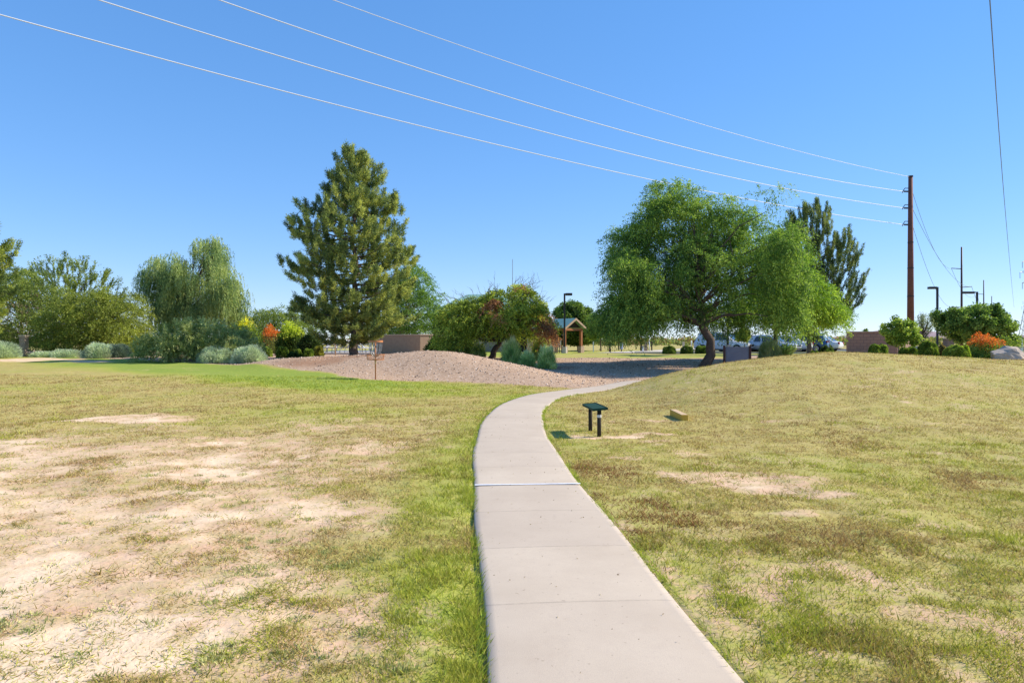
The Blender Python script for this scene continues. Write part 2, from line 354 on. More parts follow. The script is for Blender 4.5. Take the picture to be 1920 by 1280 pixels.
# path
def path_mat():
    m, t, b = new_mat('broom_finished_concrete'); b.inputs['Roughness'].default_value = .85; b.inputs['Specular IOR Level'].default_value = .2
    p = pos(t); nA = noise(t, 1.1, 5, .6, p); nB = noise(t, 14, 6, .7, p); nC = noise(t, 170, 2, .6, p)
    c = mixc(t, mrange(t, nA, .35, .65), (.565,.475,.37), (.495,.41,.315))
    c = mixc(t, mrange(t, nB, .5, .8, 0, .35), c, (.45,.37,.30))
    uvn = N(t, 'ShaderNodeUVMap', uv_map='run'); spn = N(t, 'ShaderNodeSeparateXYZ'); t.links.new(uvn.outputs[0], spn.inputs[0])
    wn = N(t, 'ShaderNodeTexWhiteNoise', noise_dimensions='1D'); t.links.new(mth(t, 'FLOOR', mth(t, 'ADD', mth(t, 'DIVIDE', spn.outputs[1], 1.12), .5)), wn.inputs['W'])
    c = mixc(t, mrange(t, wn.outputs['Value'], 0, 1, 0, .30), c, (.40,.33,.27))
    c = mixc(t, mrange(t, noise(t, 2.3, 7, .75, p), .56, .70, 0, .30), c, (.42,.33,.25))
    c = mixc(t, mrange(t, noise(t, 33, 2, .5, p), .70, .76, 0, .55), c, (.25,.19,.14))
    c = mixc(t, mrange(t, nC, .45, .8, 0, .45), c, (.38,.31,.27))
    at2 = N(t, 'ShaderNodeUVMap', uv_map='run'); sp = N(t, 'ShaderNodeSeparateXYZ'); t.links.new(at2.outputs[0], sp.inputs[0])
    wob = mth(t, 'MULTIPLY', mth(t, 'SUBTRACT', noise(t, 6, 3, .6, p), .5), .012)
    fr = mth(t, 'FRACT', mth(t, 'DIVIDE', mth(t, 'ADD', sp.outputs[1], wob), 1.12))
    d = mth(t, 'ABSOLUTE', mth(t, 'SUBTRACT', fr, .5))
    j = mrange(t, d, .006, .0115, 1, 0)
    c = mixc(t, mth(t, 'MULTIPLY', j, mrange(t, noise(t, 11, 3, .7, p), .3, .6, .05, .5)), c, (.30,.25,.20))
    e = mrange(t, mth(t, 'ABSOLUTE', sp.outputs[0]), .82, 1.0, 0, .4)         # grey worn edges
    e = mth(t, 'MULTIPLY', e, mrange(t, noise(t, 3, 4, .7, p), .3, .6))
    c = mixc(t, e, c, (.42,.37,.33))
    t.links.new(c, b.inputs['Base Color']); bump(t, b, mth(t, 'ADD', nC, mth(t, 'MULTIPLY', j, -2)), .25, .004); return m
cs = np.array([-1, -.985, -.9, -.5, 0, .5, .9, .985, 1]); top = np.array([-.012, 0, .004, .008, .01, .008, .004, 0, -.012])
V = []; UV = []
hz = blur(H(PX, PY)[:,None]*np.ones((1,3)), 8)[:,1] if False else H(PX, PY)
kk = np.ones(9)/9; hz = np.convolve(np.pad(hz, 4, mode='edge'), kk, 'valid')
v0 = np.interp(4.15, PY[:90], arcn[:90])
for i in range(len(PX)):
    nxv, nyv = TY[i], -TX[i]; wv = PW+.012*math.sin(arcn[i]*1.7)
    row = [(PX[i]+nxv*c*wv, PY[i]+nyv*c*wv, hz[i]+.012+t_) for c, t_ in zip(cs, top)]
    row = [(row[0][0], row[0][1], hz[i]-.12)]+row+[(row[-1][0], row[-1][1], hz[i]-.12)]
    V += row; UV += [(c, arcn[i]-v0+.56) for c in [-1, *cs, 1]]
nr = len(cs)+2; I = np.arange(len(PX)*nr).reshape(len(PX), nr)
pm = bpy.data.meshes.new('footpath'); pm.vertices.add(len(V)); pm.vertices.foreach_set('co', np.array(V).ravel())
PQ = np.stack([I[:-1,:-1], I[:-1,1:], I[1:,1:], I[1:,:-1]], -1).reshape(-1, 4)
fill(pm, PQ); uv = pm.uv_layers.new(name='run'); uv.data.foreach_set('uv', np.array(UV)[PQ.ravel()].ravel())
tag(link_mesh('footpath', pm, path_mat()), kind='structure')
k = int(np.argmin(np.abs(PY-7.53+(PX < -9)*9))); wl_ = MB()
for a in np.linspace(-.97, .9, 24):
    b_ = a+.083; q = PW; jj = .004*random.random()
    wl_.poly([(PX[k]+TY[k]*c*q+TX[k]*s, PY[k]-TX[k]*c*q+TY[k]*s, hz[k]+.0265) for c, s in ((a,-.022-jj),(b_,-.022-jj),(b_,.022+jj),(a,.022+jj))])
tag(wl_.build('painted_line', M['sling']), kind='structure')

# ------------------------------------------------------------ leaf meshes
LEAFGAIN = 1.55
def rnd_dir(n):
    v = rng.normal(size=(n, 3)); return v/np.linalg.norm(v, axis=1)[:,None]
def unit(v): return v/np.maximum(np.linalg.norm(v, axis=1), 1e-6)[:,None]
def leaf_mesh(name, P, D, L, W, col, m, parent=None, tri=False):
    n = len(P); D = unit(D); L = np.broadcast_to(L, n)[:,None]; W = np.broadcast_to(W, n)[:,None]
    S = unit(np.cross(D, rnd_dir(n)))
    if tri: vs = np.stack([P-S*W/2, P+S*W/2, P+D*L], 1)
    else: vs = np.stack([P, P+D*L*.45+S*W/2, P+D*L, P+D*L*.45-S*W/2], 1)
    k = vs.shape[1]; me = bpy.data.meshes.new(name); me.vertices.add(n*k)
    me.vertices.foreach_set('co', vs.ravel().astype(np.float32)); fill(me, np.arange(n*k).reshape(n, k))
    a = me.attributes.new('Col', 'FLOAT_COLOR', 'POINT')
    cc = np.concatenate([np.clip(col*(1 if tri else LEAFGAIN), 0.005, .95), np.ones((n, 1))], 1)
    a.data.foreach_set('color', np.repeat(cc, k, 0).ravel().astype(np.float32))
    return link_mesh(name, me, m, parent)
def colmix(cols, wts, n, clump=None, jit=.18, ncl=None):
    cols = np.array(cols); t = rng.random(n) if clump is None else np.clip(clump+rng.normal(size=n)*.22, 0, .999)
    c = np.empty((n, 3)); xs = np.linspace(0, 1, len(cols))
    for i in range(3): c[:,i] = np.interp(t, xs, cols[:,i])
    return c*(1+rng.normal(size=(n, 1))*jit)

def polydist(x, y, poly):
    d = np.full(x.shape, 1e9)
    for i in range(len(poly)):
        x0, y0 = poly[i]; x1, y1 = poly[(i+1) % len(poly)]; vx, vy = x1-x0, y1-y0
        t = np.clip(((x-x0)*vx+(y-y0)*vy)/(vx*vx+vy*vy+1e-12), 0, 1)
        d = np.minimum(d, np.hypot(x-x0-t*vx, y-y0-t*vy))
    return d
def clumps(poly, n, thick, inset, surf=.6):
    """clump centres filling a 3-D volume whose front outline is poly (local x, z)"""
    p = np.array(poly); lo, hi = p.min(0), p.max(0); out = []
    gxx, gzz = np.meshgrid(np.linspace(lo[0], hi[0], 60), np.linspace(lo[1], hi[1], 60)); dm = (polydist(gxx.ravel(), gzz.ravel(), poly)*inpoly(gxx.ravel(), gzz.ravel(), poly)).max()
    while sum(len(o) for o in out) < n:
        x = rng.uniform(lo[0], hi[0], n*2); z = rng.uniform(lo[1], hi[1], n*2)
        k = inpoly(x, z, poly); x = x[k]; z = z[k]; d = polydist(x, z, poly); k = d > inset; x = x[k]; z = z[k]; d = d[k]
        h = thick*np.sqrt(np.clip(1-(1-d/dm)**2, 0, 1)); y = h*np.sign(rng.random(len(x))-.5)*rng.random(len(x))**surf
        out.append(np.stack([x, y, z], 1))
    return np.concatenate(out)[:n]
def limb(mb, p0, p1, r0, r1, sag=0, n=6, seg=7, jit=.06):
    p0 = Vector(p0); p1 = Vector(p1); L = (p1-p0).length; pts = []
    for i in range(seg+1):
        t = i/seg; p = p0.lerp(p1, t)+Vector((0,0,1))*sag*L*math.sin(math.pi*t)
        if 0 < i < seg: p += Vector((random.uniform(-1,1), random.uniform(-1,1), random.uniform(-1,1)))*jit*L*.5
        pts.append(p)
    mb.tube(pts, [r0+(r1-r0)*(i/seg)**.8 for i in range(seg+1)], n, cap=False); return pts

def foliage(style, cl, axis_xz, cols, nleaf, L, W, spread, clumpcol=None):
    """leaf positions / directions for all clumps"""
    if isinstance(style, list):
        r_ = []; i0 = 0
        for st_, fr, mul, sp in style:
            i1 = min(len(cl), i0+int(round(fr*len(cl)))); r_.append(foliage(st_, cl[i0:i1], axis_xz, cols, int(nleaf*mul), L, W, spread*sp)); i0 = i1
        return [np.concatenate([q[k] for q in r_]) for k in range(5)]
    n = len(cl); m = nleaf; c = np.repeat(cl, m, 0); N_ = n*m
    cc = np.repeat(rng.random(n) if clumpcol is None else clumpcol, m)
    out = c-np.array([axis_xz[0], 0, 0]); out[:,2] = (c[:,2]-axis_xz[1])*.5; out = unit(out)
    if style == 'pine':
        ax = unit(out[::m]+np.array([0,0,.55])+rng.normal(size=(n,3))*.35); axr = np.repeat(ax, m, 0)
        t = rng.random(N_)[:,None]; P = c+axr*(t-.5)*spread*1.7+rng.normal(size=(N_,3))*spread*.2
        D = unit(axr*.7+rnd_dir(N_)*.9+np.array([0,0,.15]))
    elif style == 'plume':                     # long upswept pine plumes
        ax = unit(out[::m]*.9+np.array([0,0,1.0])+rng.normal(size=(n,3))*.2); axr = np.repeat(ax, m, 0)
        t = rng.random(N_)[:,None]; P = c+axr*(t-.5)*spread*3+rng.normal(size=(N_,3))*spread*.16
        D = unit(axr*.9+rnd_dir(N_)*.7)
    elif style == 'feather':                   # arching sprays of small leaflets that droop at the tips
        tw = 9; ti = rng.integers(0, tw, N_); dirs = unit(rng.normal(size=(n*tw,3))*np.array([1,1,.55])+np.repeat(out[::m], tw, 0)*.7+np.array([0,0,.15]))
        dd = dirs[np.repeat(np.arange(n), m)*tw+ti]; t = rng.random(N_)[:,None]
        P = c+dd*t*spread*1.9-np.array([0,0,1.])*(t**2)*spread*1.25+rng.normal(size=(N_,3))*spread*.07
        D = unit(dd*.8-np.array([0,0,1.])*t*.9+rnd_dir(N_)*.7)
    elif style == 'weep':                      # hanging strands
        tw = 34; ti = rng.integers(0, tw, N_); off = rng.normal(size=(n*tw,3))*np.array([.40,.40,.16])*spread; off[:,2] -= (off[:,0]**2+off[:,1]**2)*.7/spread; ln = spread*(1.0+1.6*rng.random(n*tw))
        k = np.repeat(np.arange(n), m)*tw+ti; t = rng.random(N_)[:,None]
        P = c+off[k]+out*(1-np.exp(-3*t))*spread*.35-np.array([0,0,1.])*t*ln[k][:,None]+rng.normal(size=(N_,3))*.035
        D = unit(np.array([0,0,-1.])+rnd_dir(N_)*.45)
    elif style == 'spike':                     # twigs reaching up and outwards
        tw = 8; ti = rng.integers(0, tw, N_); dirs = unit(rng.normal(size=(n*tw,3))*.45+np.repeat(out[::m], tw, 0)*.8+np.array([0,0,.75]))
        dd = dirs[np.repeat(np.arange(n), m)*tw+ti]; t = rng.random(N_)[:,None]
        P = c+dd*(t-.3)*spread*1.6+rng.normal(size=(N_,3))*spread*.05; D = unit(dd*.8+rnd_dir(N_)*.6)
    else:                                       # broad leaves in loose balls
        v = rnd_dir(N_)*(rng.random(N_)**.5)[:,None]*spread; P = c+v*np.array([1,1,.8]); D = unit(rnd_dir(N_)+out*.4-np.array([0,0,.3]))
    col = colmix(cols, None, N_, cc)
    return P, D, L*(.7+.6*rng.random(N_)), W*(.7+.6*rng.random(N_)), col

def whorl(poly, thick, zlo, z1, x0, step=.34, per=6, shoots=8, up=.28):
    out = []; dirs = []; br = []
    pa = np.array(poly); zs = np.arange(zlo, z1, step)
    def ext(z):
        xs = []
        for i in range(len(poly)):
            (xa, za), (xb, zb) = poly[i], poly[(i+1) % len(poly)]
            if (za > z) != (zb > z): xs.append(xa+(z-za)/(zb-za)*(xb-xa))
        return (min(xs), max(xs)) if xs else (x0-.1, x0+.1)
    for z in zs:
        a0 = rng.random()*6.28
        for k in range(per):
            a = a0+2*math.pi*k/per+rng.normal()*.25; ca, sa = math.cos(a), math.sin(a)
            zt = z+rng.normal()*.1; e = ext(min(zt+up*1.6, z1)); e0 = ext(zt); lo_ = .5*(e[0]+e0[0]); hi_ = .5*(e[1]+e0[1])
            r = max(.25, (hi_-x0) if ca > 0 else (x0-lo_)); rt = max(thick*min(1, max(.2, (hi_-lo_)/2/max(thick, .1))), .2)
            rr = 1/math.sqrt((ca/r)**2+(sa/min(rt, r*1.2+.3))**2)*rng.choice([.66,.84,.98,1.1], p=[.2,.3,.3,.2])*rng.uniform(.93,1.04); rise = up*rr*rng.uniform(.6, 1.3)
            tip = np.array([x0+ca*rr, sa*rr, zt+rise*.6]); root = np.array([x0, 0, zt-rise*.25]); br.append((root, tip))
            m = max(2, int(shoots*min(1.25, rr/2.2)+.5))
            for j in range(m):
                t = 1-(j/m)**1.15*.8; q = root+(tip-root)*t; q[2] -= .12*rr*math.sin(math.pi*t)*.6
                side = rng.normal()*(.10+.20*rr*(1-abs(t-.6))); q = q+np.array([-sa, ca, 0])*side+np.array([0,0,rng.normal()*.07])
                out.append(q)
                dirs.append(np.array([ca, sa, .35]))
    return np.array(out), br
def to_local(pxpoly, d, base): return [((x-960)/F*d-base.x, zat(y, d)-base.z) for x, y in pxpoly]
def tree(name, label, cat, d, basepx, pxpoly, style, cols, ncl, nleaf, L, W, spread, bark='bark', tr=.15, fork=None, lean=None, limbs=26, thick=None, leafm=None, group=None, trunktop=None, trunks=1, brown=None, crownname='crown', limbsag=.06, inset=.45, limb_to=1.0, surf=.6, bend=0, extra=(), whorls=None, lobes=None, twigs=0):
    base = on(basepx, d); root = empty(name, base, 0, label, cat, group)
    poly = to_local(pxpoly, d, base); pa = np.array(poly); wid = pa[:,0].max()-pa[:,0].min()
    thick = thick or wid*.42
    brs = None
    if whorls: cl, brs = whorl(poly, thick, whorls[0], pa[:,1].max()-spread*.6, tp_x if (tp_x := (trunktop[0] if trunktop else 0)) is not None else 0, *whorls[1:])
    elif lobes:
        cl = []; areas = []
        lp = [to_local(l, d, base) for l in lobes]
        for l in lp: a_ = np.array(l); areas.append(abs(np.sum(a_[:,0]*np.roll(a_[:,1], -1)-a_[:,1]*np.roll(a_[:,0], -1)))/2)
        for l, ar in zip(lp, areas):
            a_ = np.array(l); th = min(thick, (a_[:,0].max()-a_[:,0].min())*.5); c_ = clumps(l, max(4, int(ncl*ar/sum(areas))), th, spread*inset, surf)
            c_[:,1] += rng.uniform(-1, 1)*max(0, thick-th)*.75; cl.append(c_)
        cl = np.concatenate(cl)
    else: cl = clumps(poly, ncl, thick, spread*inset, surf)
    for ep, en in extra: cl = np.concatenate([cl, clumps(to_local(ep, d, base), en, thick*.6, spread*.2, surf)])
    rng.shuffle(cl); ncl = len(cl)
    cx = pa[:,0].mean(); zlo, zhi = pa[:,1].min(), pa[:,1].max()
    fk = fork if fork is not None else zlo*.9+(zhi-zlo)*.1
    tp = trunktop if trunktop is not None else (cx, zlo+(zhi-zlo)*.75)
    mb = MB()
    for k in range(trunks):
        ox = (k-(trunks-1)/2)*tr*2.2
        kx = lean if lean is not None else cx*.3
        p1 = Vector((kx+ox*1.8, random.uniform(-.1,.1)*(trunks > 1)*4, fk))
        n0 = 6; pts = [Vector((ox*.5, 0, -.15))]+[Vector((ox*.5,0,-.15)).lerp(p1, (i/n0)**1.0)+Vector((random.uniform(-1,1),random.uniform(-1,1),0))*tr*.3+Vector((bend*math.sin(math.pi*i/n0),0,0)) for i in range(1, n0)]+[p1]
        mb.tube(pts, [tr*(1.45 if i == 0 else 1.12-.35*i/n0) for i in range(n0+1)], 10, cap=False)
        if k == 0: lead = limb(mb, p1, (tp[0], 0, tp[1]), tr*.75, tr*.12, .0, 8, 9, .03)
    if brs:
        for r0_, t0_ in brs: limb(mb, r0_, t0_, max(.016, tr*.16*min(1.5, float(np.linalg.norm(t0_-r0_))/2.5)), .007, -.05, 4, 5, .03)
    for i in ([] if brs else rng.choice(ncl, min(limbs, ncl), replace=False)):
        q = Vector(cl[i])*limb_to+Vector((0,0,0))
        if style in ('pine', 'plume'):
            hz_ = max(0, min(1, (q.z-abs(q.x-tp[0])*(.35 if style == 'pine' else 1.1)-fk)/max(tp[1]-fk, .1))); s0 = lead[min(int(hz_*9), 9)]
        else:
            hz_ = max(0, min(.8, ((q.z-fk)*.45)/max(tp[1]-fk, .1))); s0 = lead[min(int(hz_*9), 9)]
        rr = tr*(.42-.3*hz_)
        pts = limb(mb, s0, q, max(rr, .02), .012, limbsag, 5, 6, .07)
        if random.random() < .7: limb(mb, pts[3], Vector(cl[rng.integers(ncl)])*.35+pts[4]*.65, max(rr*.5, .015), .008, .03, 4, 4, .08)
    if twigs:
        tb = mb; tops = cl[np.argsort(-(cl[:,2]+.25*np.abs(cl[:,0]-cx)))[:twigs*2]]
        for i in rng.choice(len(tops), twigs, replace=False):
            q = Vector(tops[i]); dv = Vector(((q.x-cx)*.35+random.uniform(-.4,.4), random.uniform(-.4,.4), random.uniform(.5,1))).normalized(); ln = random.uniform(.5, 1.15)
            pts = limb(tb, q-dv*.5, q+dv*ln, .016, .004, .08, 4, 5, .12)
            for k in (2, 3, 4): limb(tb, pts[k], pts[k]+(dv+Vector((random.uniform(-1,1), random.uniform(-1,1), random.uniform(-.2,.6)))).normalized()*ln*.45, .008, .003, .05, 3, 3, .1)
    mb.build('trunk', M[bark], root, smooth=True)
    cc = None
    if brown:                                   # dead, brown-leaved part of the crown
        cc = rng.random(ncl)
        bx = np.array([[(x-960)/F*d-base.x, zat(y, d)-base.z, r/F*d] for x, y, r in brown[0]])
        isb = np.zeros(ncl, bool)
        for b in bx: isb |= np.hypot(cl[:,0]-b[0], cl[:,2]-b[1]) < b[2]
        isb &= (cl[:,1] < thick*.5)
        P, D, l, w_, col = foliage(style, cl[isb], (cx, zlo), brown[1], nleaf, L, W, spread)
        leaf_mesh('dead_foliage', P, D, l, w_, col, LEAF, root)['label'] = 'rust brown dead leaves'
        cl = cl[~isb]
    P, D, l, w_, col = foliage(style, cl, (cx, zlo), cols, nleaf, L, W, spread)
    leaf_mesh(crownname, P, D, l, w_, col, leafm or LEAF, root)
    return root

# ---- trees, left to right
OLV = [(.055,.085,.02),(.12,.16,.035),(.23,.27,.06)]; OLY = [(.07,.095,.02),(.14,.17,.03),(.26,.29,.055)]
GRN = [(.03,.06,.015),(.07,.12,.025),(.15,.21,.04)]; PINEC = [(.055,.085,.035),(.14,.18,.055),(.37,.38,.11)]
tree('pine_tree', 'pine at the left edge of the photo, only its right branches in view', 'tree', 34, -70, [(-190,640),(-170,480),(-90,330),(-60,300),(-34,392),(-12,402),(-14,420),(-26,440),(0,452),(18,452),(16,480),(4,500),(14,520),(4,560),(-14,600),(-30,640)], 'pine', [(.05,.08,.03),(.14,.18,.035),(.30,.32,.06)], 420, 150, .17, .030, .27, 'barkpine', .2, whorls=(1.2, .5, 6, 8, .26), leafm=NEEDLE, fork=1.5)
tree('mesquite_tree', 'dark green mesquite with pale trunk behind the stone pillar at left', 'tree', 46, 42, [(-60,655),(-70,560),(-20,505),(40,500),(80,505),(120,560),(118,640),(100,660),(40,650)], 'feather', OLV, 420, 150, .11, .05, .5, 'barkpale', .16, limbs=40, fork=1.0)
tree('mesquite_tree', 'tall airy mesquite with bare twigs poking out of its top, behind the left sage', 'tree', 52, 130, [(55,600),(50,530),(75,500),(95,488),(110,476),(135,480),(160,484),(190,500),(212,520),(222,545),(215,600),(170,630),(90,640)], 'spike', OLV, 360, 130, .11, .05, .5, 'bark', .14, limbs=80, fork=1.2, trunks=2)
tree('palo_verde_tree', 'broad yellow-olive palo verde sweeping down to the ground left of the willow acacia', 'tree', 44, 190, [(92,655),(98,590),(130,560),(170,545),(210,540),(250,548),(268,575),(272,620),(282,655),(270,668),(100,668)], 'feather', OLY, 560, 150, .11, .045, .48, 'barkpale', .13, limbs=50, fork=.8, trunks=2)
tree('willow_acacia', 'weeping willow acacia with hanging grey-green curtains between two palo verdes', 'tree', 50, 358, [(268,600),(262,545),(275,520),(268,480),(285,468),(310,470),(330,468),(352,470),(360,440),(385,431),(408,440),(412,462),(430,470),(432,500),(455,508),(462,520),(452,560),(458,595),(430,600),(380,595),(350,600),(300,600)], 'weep', [(.08,.13,.05),(.17,.23,.085),(.31,.35,.13)], 130, 950, .17, .035, .9, 'bark', .2, limbs=50, fork=2.0, trunks=2, inset=.15, thick=2.6, lobes=[[(358,450),(374,433),(395,430),(410,440),(412,470),(402,515),(370,515),(356,480)],[(270,482),(285,468),(310,470),(325,478),(320,510),(300,530),(275,520),(266,500)],[(262,535),(285,530),(330,500),(352,520),(350,545),(345,575),(310,580),(290,570),(270,550)],[(350,520),(380,505),(402,505),(415,530),(418,570),(395,585),(350,580),(348,550)],[(407,468),(425,465),(432,490),(455,508),(462,530),(458,560),(440,580),(420,570),(412,540)],[(322,478),(350,468),(365,500),(345,530),(325,510)],[(285,560),(330,560),(332,600),(290,600)],[(420,570),(455,560),(456,600),(425,604)]])
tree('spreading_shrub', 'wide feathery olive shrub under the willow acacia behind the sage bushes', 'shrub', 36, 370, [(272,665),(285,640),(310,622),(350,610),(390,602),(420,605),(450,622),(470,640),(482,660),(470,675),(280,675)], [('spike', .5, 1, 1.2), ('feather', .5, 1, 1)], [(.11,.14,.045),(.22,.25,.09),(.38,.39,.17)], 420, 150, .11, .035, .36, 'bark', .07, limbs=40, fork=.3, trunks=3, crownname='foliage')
tree('mesquite_tree', 'rounded green mesquite far behind the orange flowering bush', 'tree', 75, 510, [(440,630),(445,598),(470,584),(500,580),(530,574),(560,566),(585,570),(600,600),(590,640),(450,645)], 'feather', OLV, 300, 130, .16, .07, .7, 'bark', .2, limbs=20, fork=1.2)
tree('pine_tree', 'tallest tree, a full pine standing behind the orange disc golf basket', 'tree', 38, 662, [(664,648),(600,642),(590,628),(560,610),(548,600),(556,585),(548,575),(556,560),(566,545),(545,535),(540,520),(526,500),(530,488),(546,486),(548,466),(528,440),(532,410),(548,402),(556,418),(572,398),(566,388),(590,385),(604,372),(598,350),(612,330),(616,308),(634,288),(655,276),(680,282),(700,296),(716,308),(724,330),(714,356),(738,366),(752,382),(745,408),(764,425),(758,440),(752,460),(774,472),(776,492),(764,505),(770,530),(762,560),(766,590),(752,620),(735,632),(700,636)], 'pine', PINEC, 860, 165, .17, .030, .28, 'barkpine', .27, whorls=(1.12, .47, 6, 9, .22), extra=[([(524,490),(548,484),(560,470),(590,500),(580,520),(545,505)], 16), ([(530,412),(548,402),(575,420),(600,440),(580,460),(545,445)], 18), ([(735,366),(755,382),(750,410),(720,400)], 12), ([(745,455),(776,468),(776,495),(740,500)], 16), ([(590,388),(606,372),(625,400),(600,410)], 8), ([(600,590),(745,585),(752,606),(735,616),(690,618),(610,618)], 50), ([(550,560),(590,560),(600,612),(556,600)], 20)], leafm=NEEDLE, fork=1.0, trunktop=(.15, 10.8), lean=.05, thick=3.3, surf=.8, inset=.2)
tree('mesquite_tree', 'bright green mesquite tucked behind the right side of the big pine', 'tree', 59, 728, [(716,640),(730,560),(745,510),(770,492),(788,500),(812,520),(815,545),(838,556),(836,590),(820,620),(790,632),(740,636)], 'feather', [(.05,.10,.02),(.11,.19,.035),(.20,.28,.06)], 420, 150, .12, .05, .5, 'barkpale', .12, limbs=40, fork=1.5)
tree('mesquite_tree', 'leaning dark-trunked mesquite with rust-brown dead patches, beside the gravel mound', 'tree', 37, 916, [(822,642),(816,610),(830,585),(850,565),(880,560),(905,552),(940,540),(975,532),(1000,545),(1012,560),(1030,590),(1042,615),(1035,640),(1000,640),(985,632),(950,636),(900,634),(860,650),(835,655)], 'feather', [(.045,.075,.014),(.17,.22,.03),(.38,.42,.07)], 560, 170, .09, .045, .33, 'bark', .17, limbs=60, fork=1.05, lean=.62, twigs=46, trunktop=(.9, 2.6), thick=2.6, brown=([(922,578,11),(932,596,9),(1010,614,17),(1024,632,15),(975,548,6),(1018,592,9)], [(.10,.05,.03),(.24,.11,.06),(.36,.19,.10)]))
tree('shade_tree', 'dense broad-leaved tree rising behind the teal-roofed shelter', 'tree', 70, 1085, [(1032,640),(1034,590),(1045,572),(1060,566),(1075,562),(1095,570),(1110,585),(1118,610),(1125,640),(1090,648),(1050,648)], 'broad', GRN, 200, 170, .2, .13, .6, 'bark', .16, limbs=20, fork=1.6)
tree('young_tree', 'slim young tree right of the shelter, nearest it', 'tree', 66, 1127, [(1096,628),(1100,600),(1112,588),(1130,590),(1142,605),(1146,625),(1130,634),(1108,636)], 'broad', [(.06,.11,.02),(.13,.2,.035),(.22,.3,.06)], 110, 130, .16, .11, .45, 'bark', .07, limbs=14, fork=1.5)
tree('young_tree', 'slim young tree half hidden by the low left edge of the big drooping tree', 'tree', 72, 1160, [(1130,625),(1138,600),(1155,592),(1172,598),(1184,612),(1184,630),(1160,636),(1140,634)], 'broad', GRN, 100, 130, .16, .11, .45, 'bark', .07, limbs=14, fork=1.5)
# big drooping mesquite right of the path
bigp = [(1128,612),(1122,585),(1150,560),(1148,520),(1134,490),(1145,455),(1158,425),(1180,400),(1188,375),(1215,372),(1228,345),(1250,330),(1285,328),(1300,345),(1330,352),(1362,358),(1385,368),(1412,372),(1420,352),(1440,366),(1446,395),(1465,430),(1472,470),(1470,520),(1480,560),(1460,600),(1420,618),(1380,610),(1340,604),(1300,598),(1270,622),(1240,618),(1200,622),(1165,624)]
GB = [(.04,.088,.022),(.11,.19,.037),(.25,.33,.06)]
tree('mesquite_tree', 'big drooping mesquite with leaning trunk, its crown spreading over the gravel basin', 'tree', 33.5, 1320, bigp, [('feather', .6, 1, 1.45), ('weep', .4, 1.1, 1.3)], GB, 1150, 250, .10, .04, .40, 'bark', .23, limbs=70, fork=2.0, lean=-.12, trunktop=(-.5, 7.0), thick=4.3, limbsag=.12, limb_to=.9, bend=.42, inset=.3, surf=.7, lobes=[
 [(1150,530),(1200,520),(1260,530),(1290,570),(1250,590),(1180,580),(1140,565)],
 [(1196,425),(1192,402),(1215,372),(1238,341),(1262,333),(1290,333),(1305,350),(1310,400),(1290,450),(1240,460),(1205,450)],
 [(1300,360),(1340,360),(1385,372),(1415,380),(1440,398),(1450,440),(1420,480),(1360,470),(1310,430)],
 [(1150,440),(1172,415),(1200,400),(1230,430),(1250,480),(1235,515),(1190,500),(1155,480)],
 [(1134,488),(1155,470),(1200,490),(1232,515),(1225,548),(1180,545),(1148,530)],
 [(1124,600),(1130,576),(1158,556),(1195,550),(1235,560),(1250,585),(1235,604),(1195,608),(1150,608),(1130,602)],
 [(1128,590),(1165,562),(1220,560),(1242,590),(1190,606),(1140,602)],
 [(1240,470),(1300,440),(1370,460),(1420,490),(1410,540),(1350,560),(1290,545),(1245,520)],
 [(1400,440),(1450,420),(1475,470),(1478,530),(1450,570),(1400,560),(1385,500)],
 [(1225,545),(1255,530),(1300,560),(1296,590),(1270,600),(1240,585)],
 [(1335,560),(1400,545),(1430,575),(1425,604),(1395,608),(1350,596)],
 [(1270,560),(1320,555),(1345,580),(1320,596),(1280,600)],
 [(1124,596),(1145,566),(1200,556),(1250,575),(1255,596),(1215,610),(1150,608)],
 [(1400,560),(1450,545),(1480,580),(1460,602),(1415,602)],
 ], extra=[([(1408,380),(1418,352),(1440,350),(1448,366),(1435,385)], 3), ([(1232,352),(1262,336),(1290,334),(1296,352)], 4), ([(1300,352),(1380,362),(1380,372),(1300,364)], 3)])
tree('palo_verde_tree', 'bright yellow-green palo verde sweeping low over the parked cars, behind the big drooping mesquite', 'tree', 36.5, 1452, [(1385,640),(1400,590),(1410,540),(1425,480),(1455,440),(1478,430),(1500,450),(1515,490),(1528,530),(1545,560),(1562,580),(1560,600),(1530,615),(1490,628),(1460,622),(1440,640),(1410,640)], 'feather', [(.07,.13,.015),(.15,.25,.03),(.29,.38,.05)], 620, 190, .095, .04, .48, 'bark', .13, limbs=70, fork=1.7, thick=2.6, lean=.1, inset=.2, lobes=[[(1425,480),(1455,440),(1480,428),(1502,450),(1518,492),(1530,530),(1480,540),(1430,530)],[(1400,540),(1450,525),(1520,525),(1550,555),(1566,580),(1560,600),(1530,612),(1480,612),(1440,612),(1405,604)],[(1480,560),(1535,565),(1566,588),(1556,606),(1490,612)]])
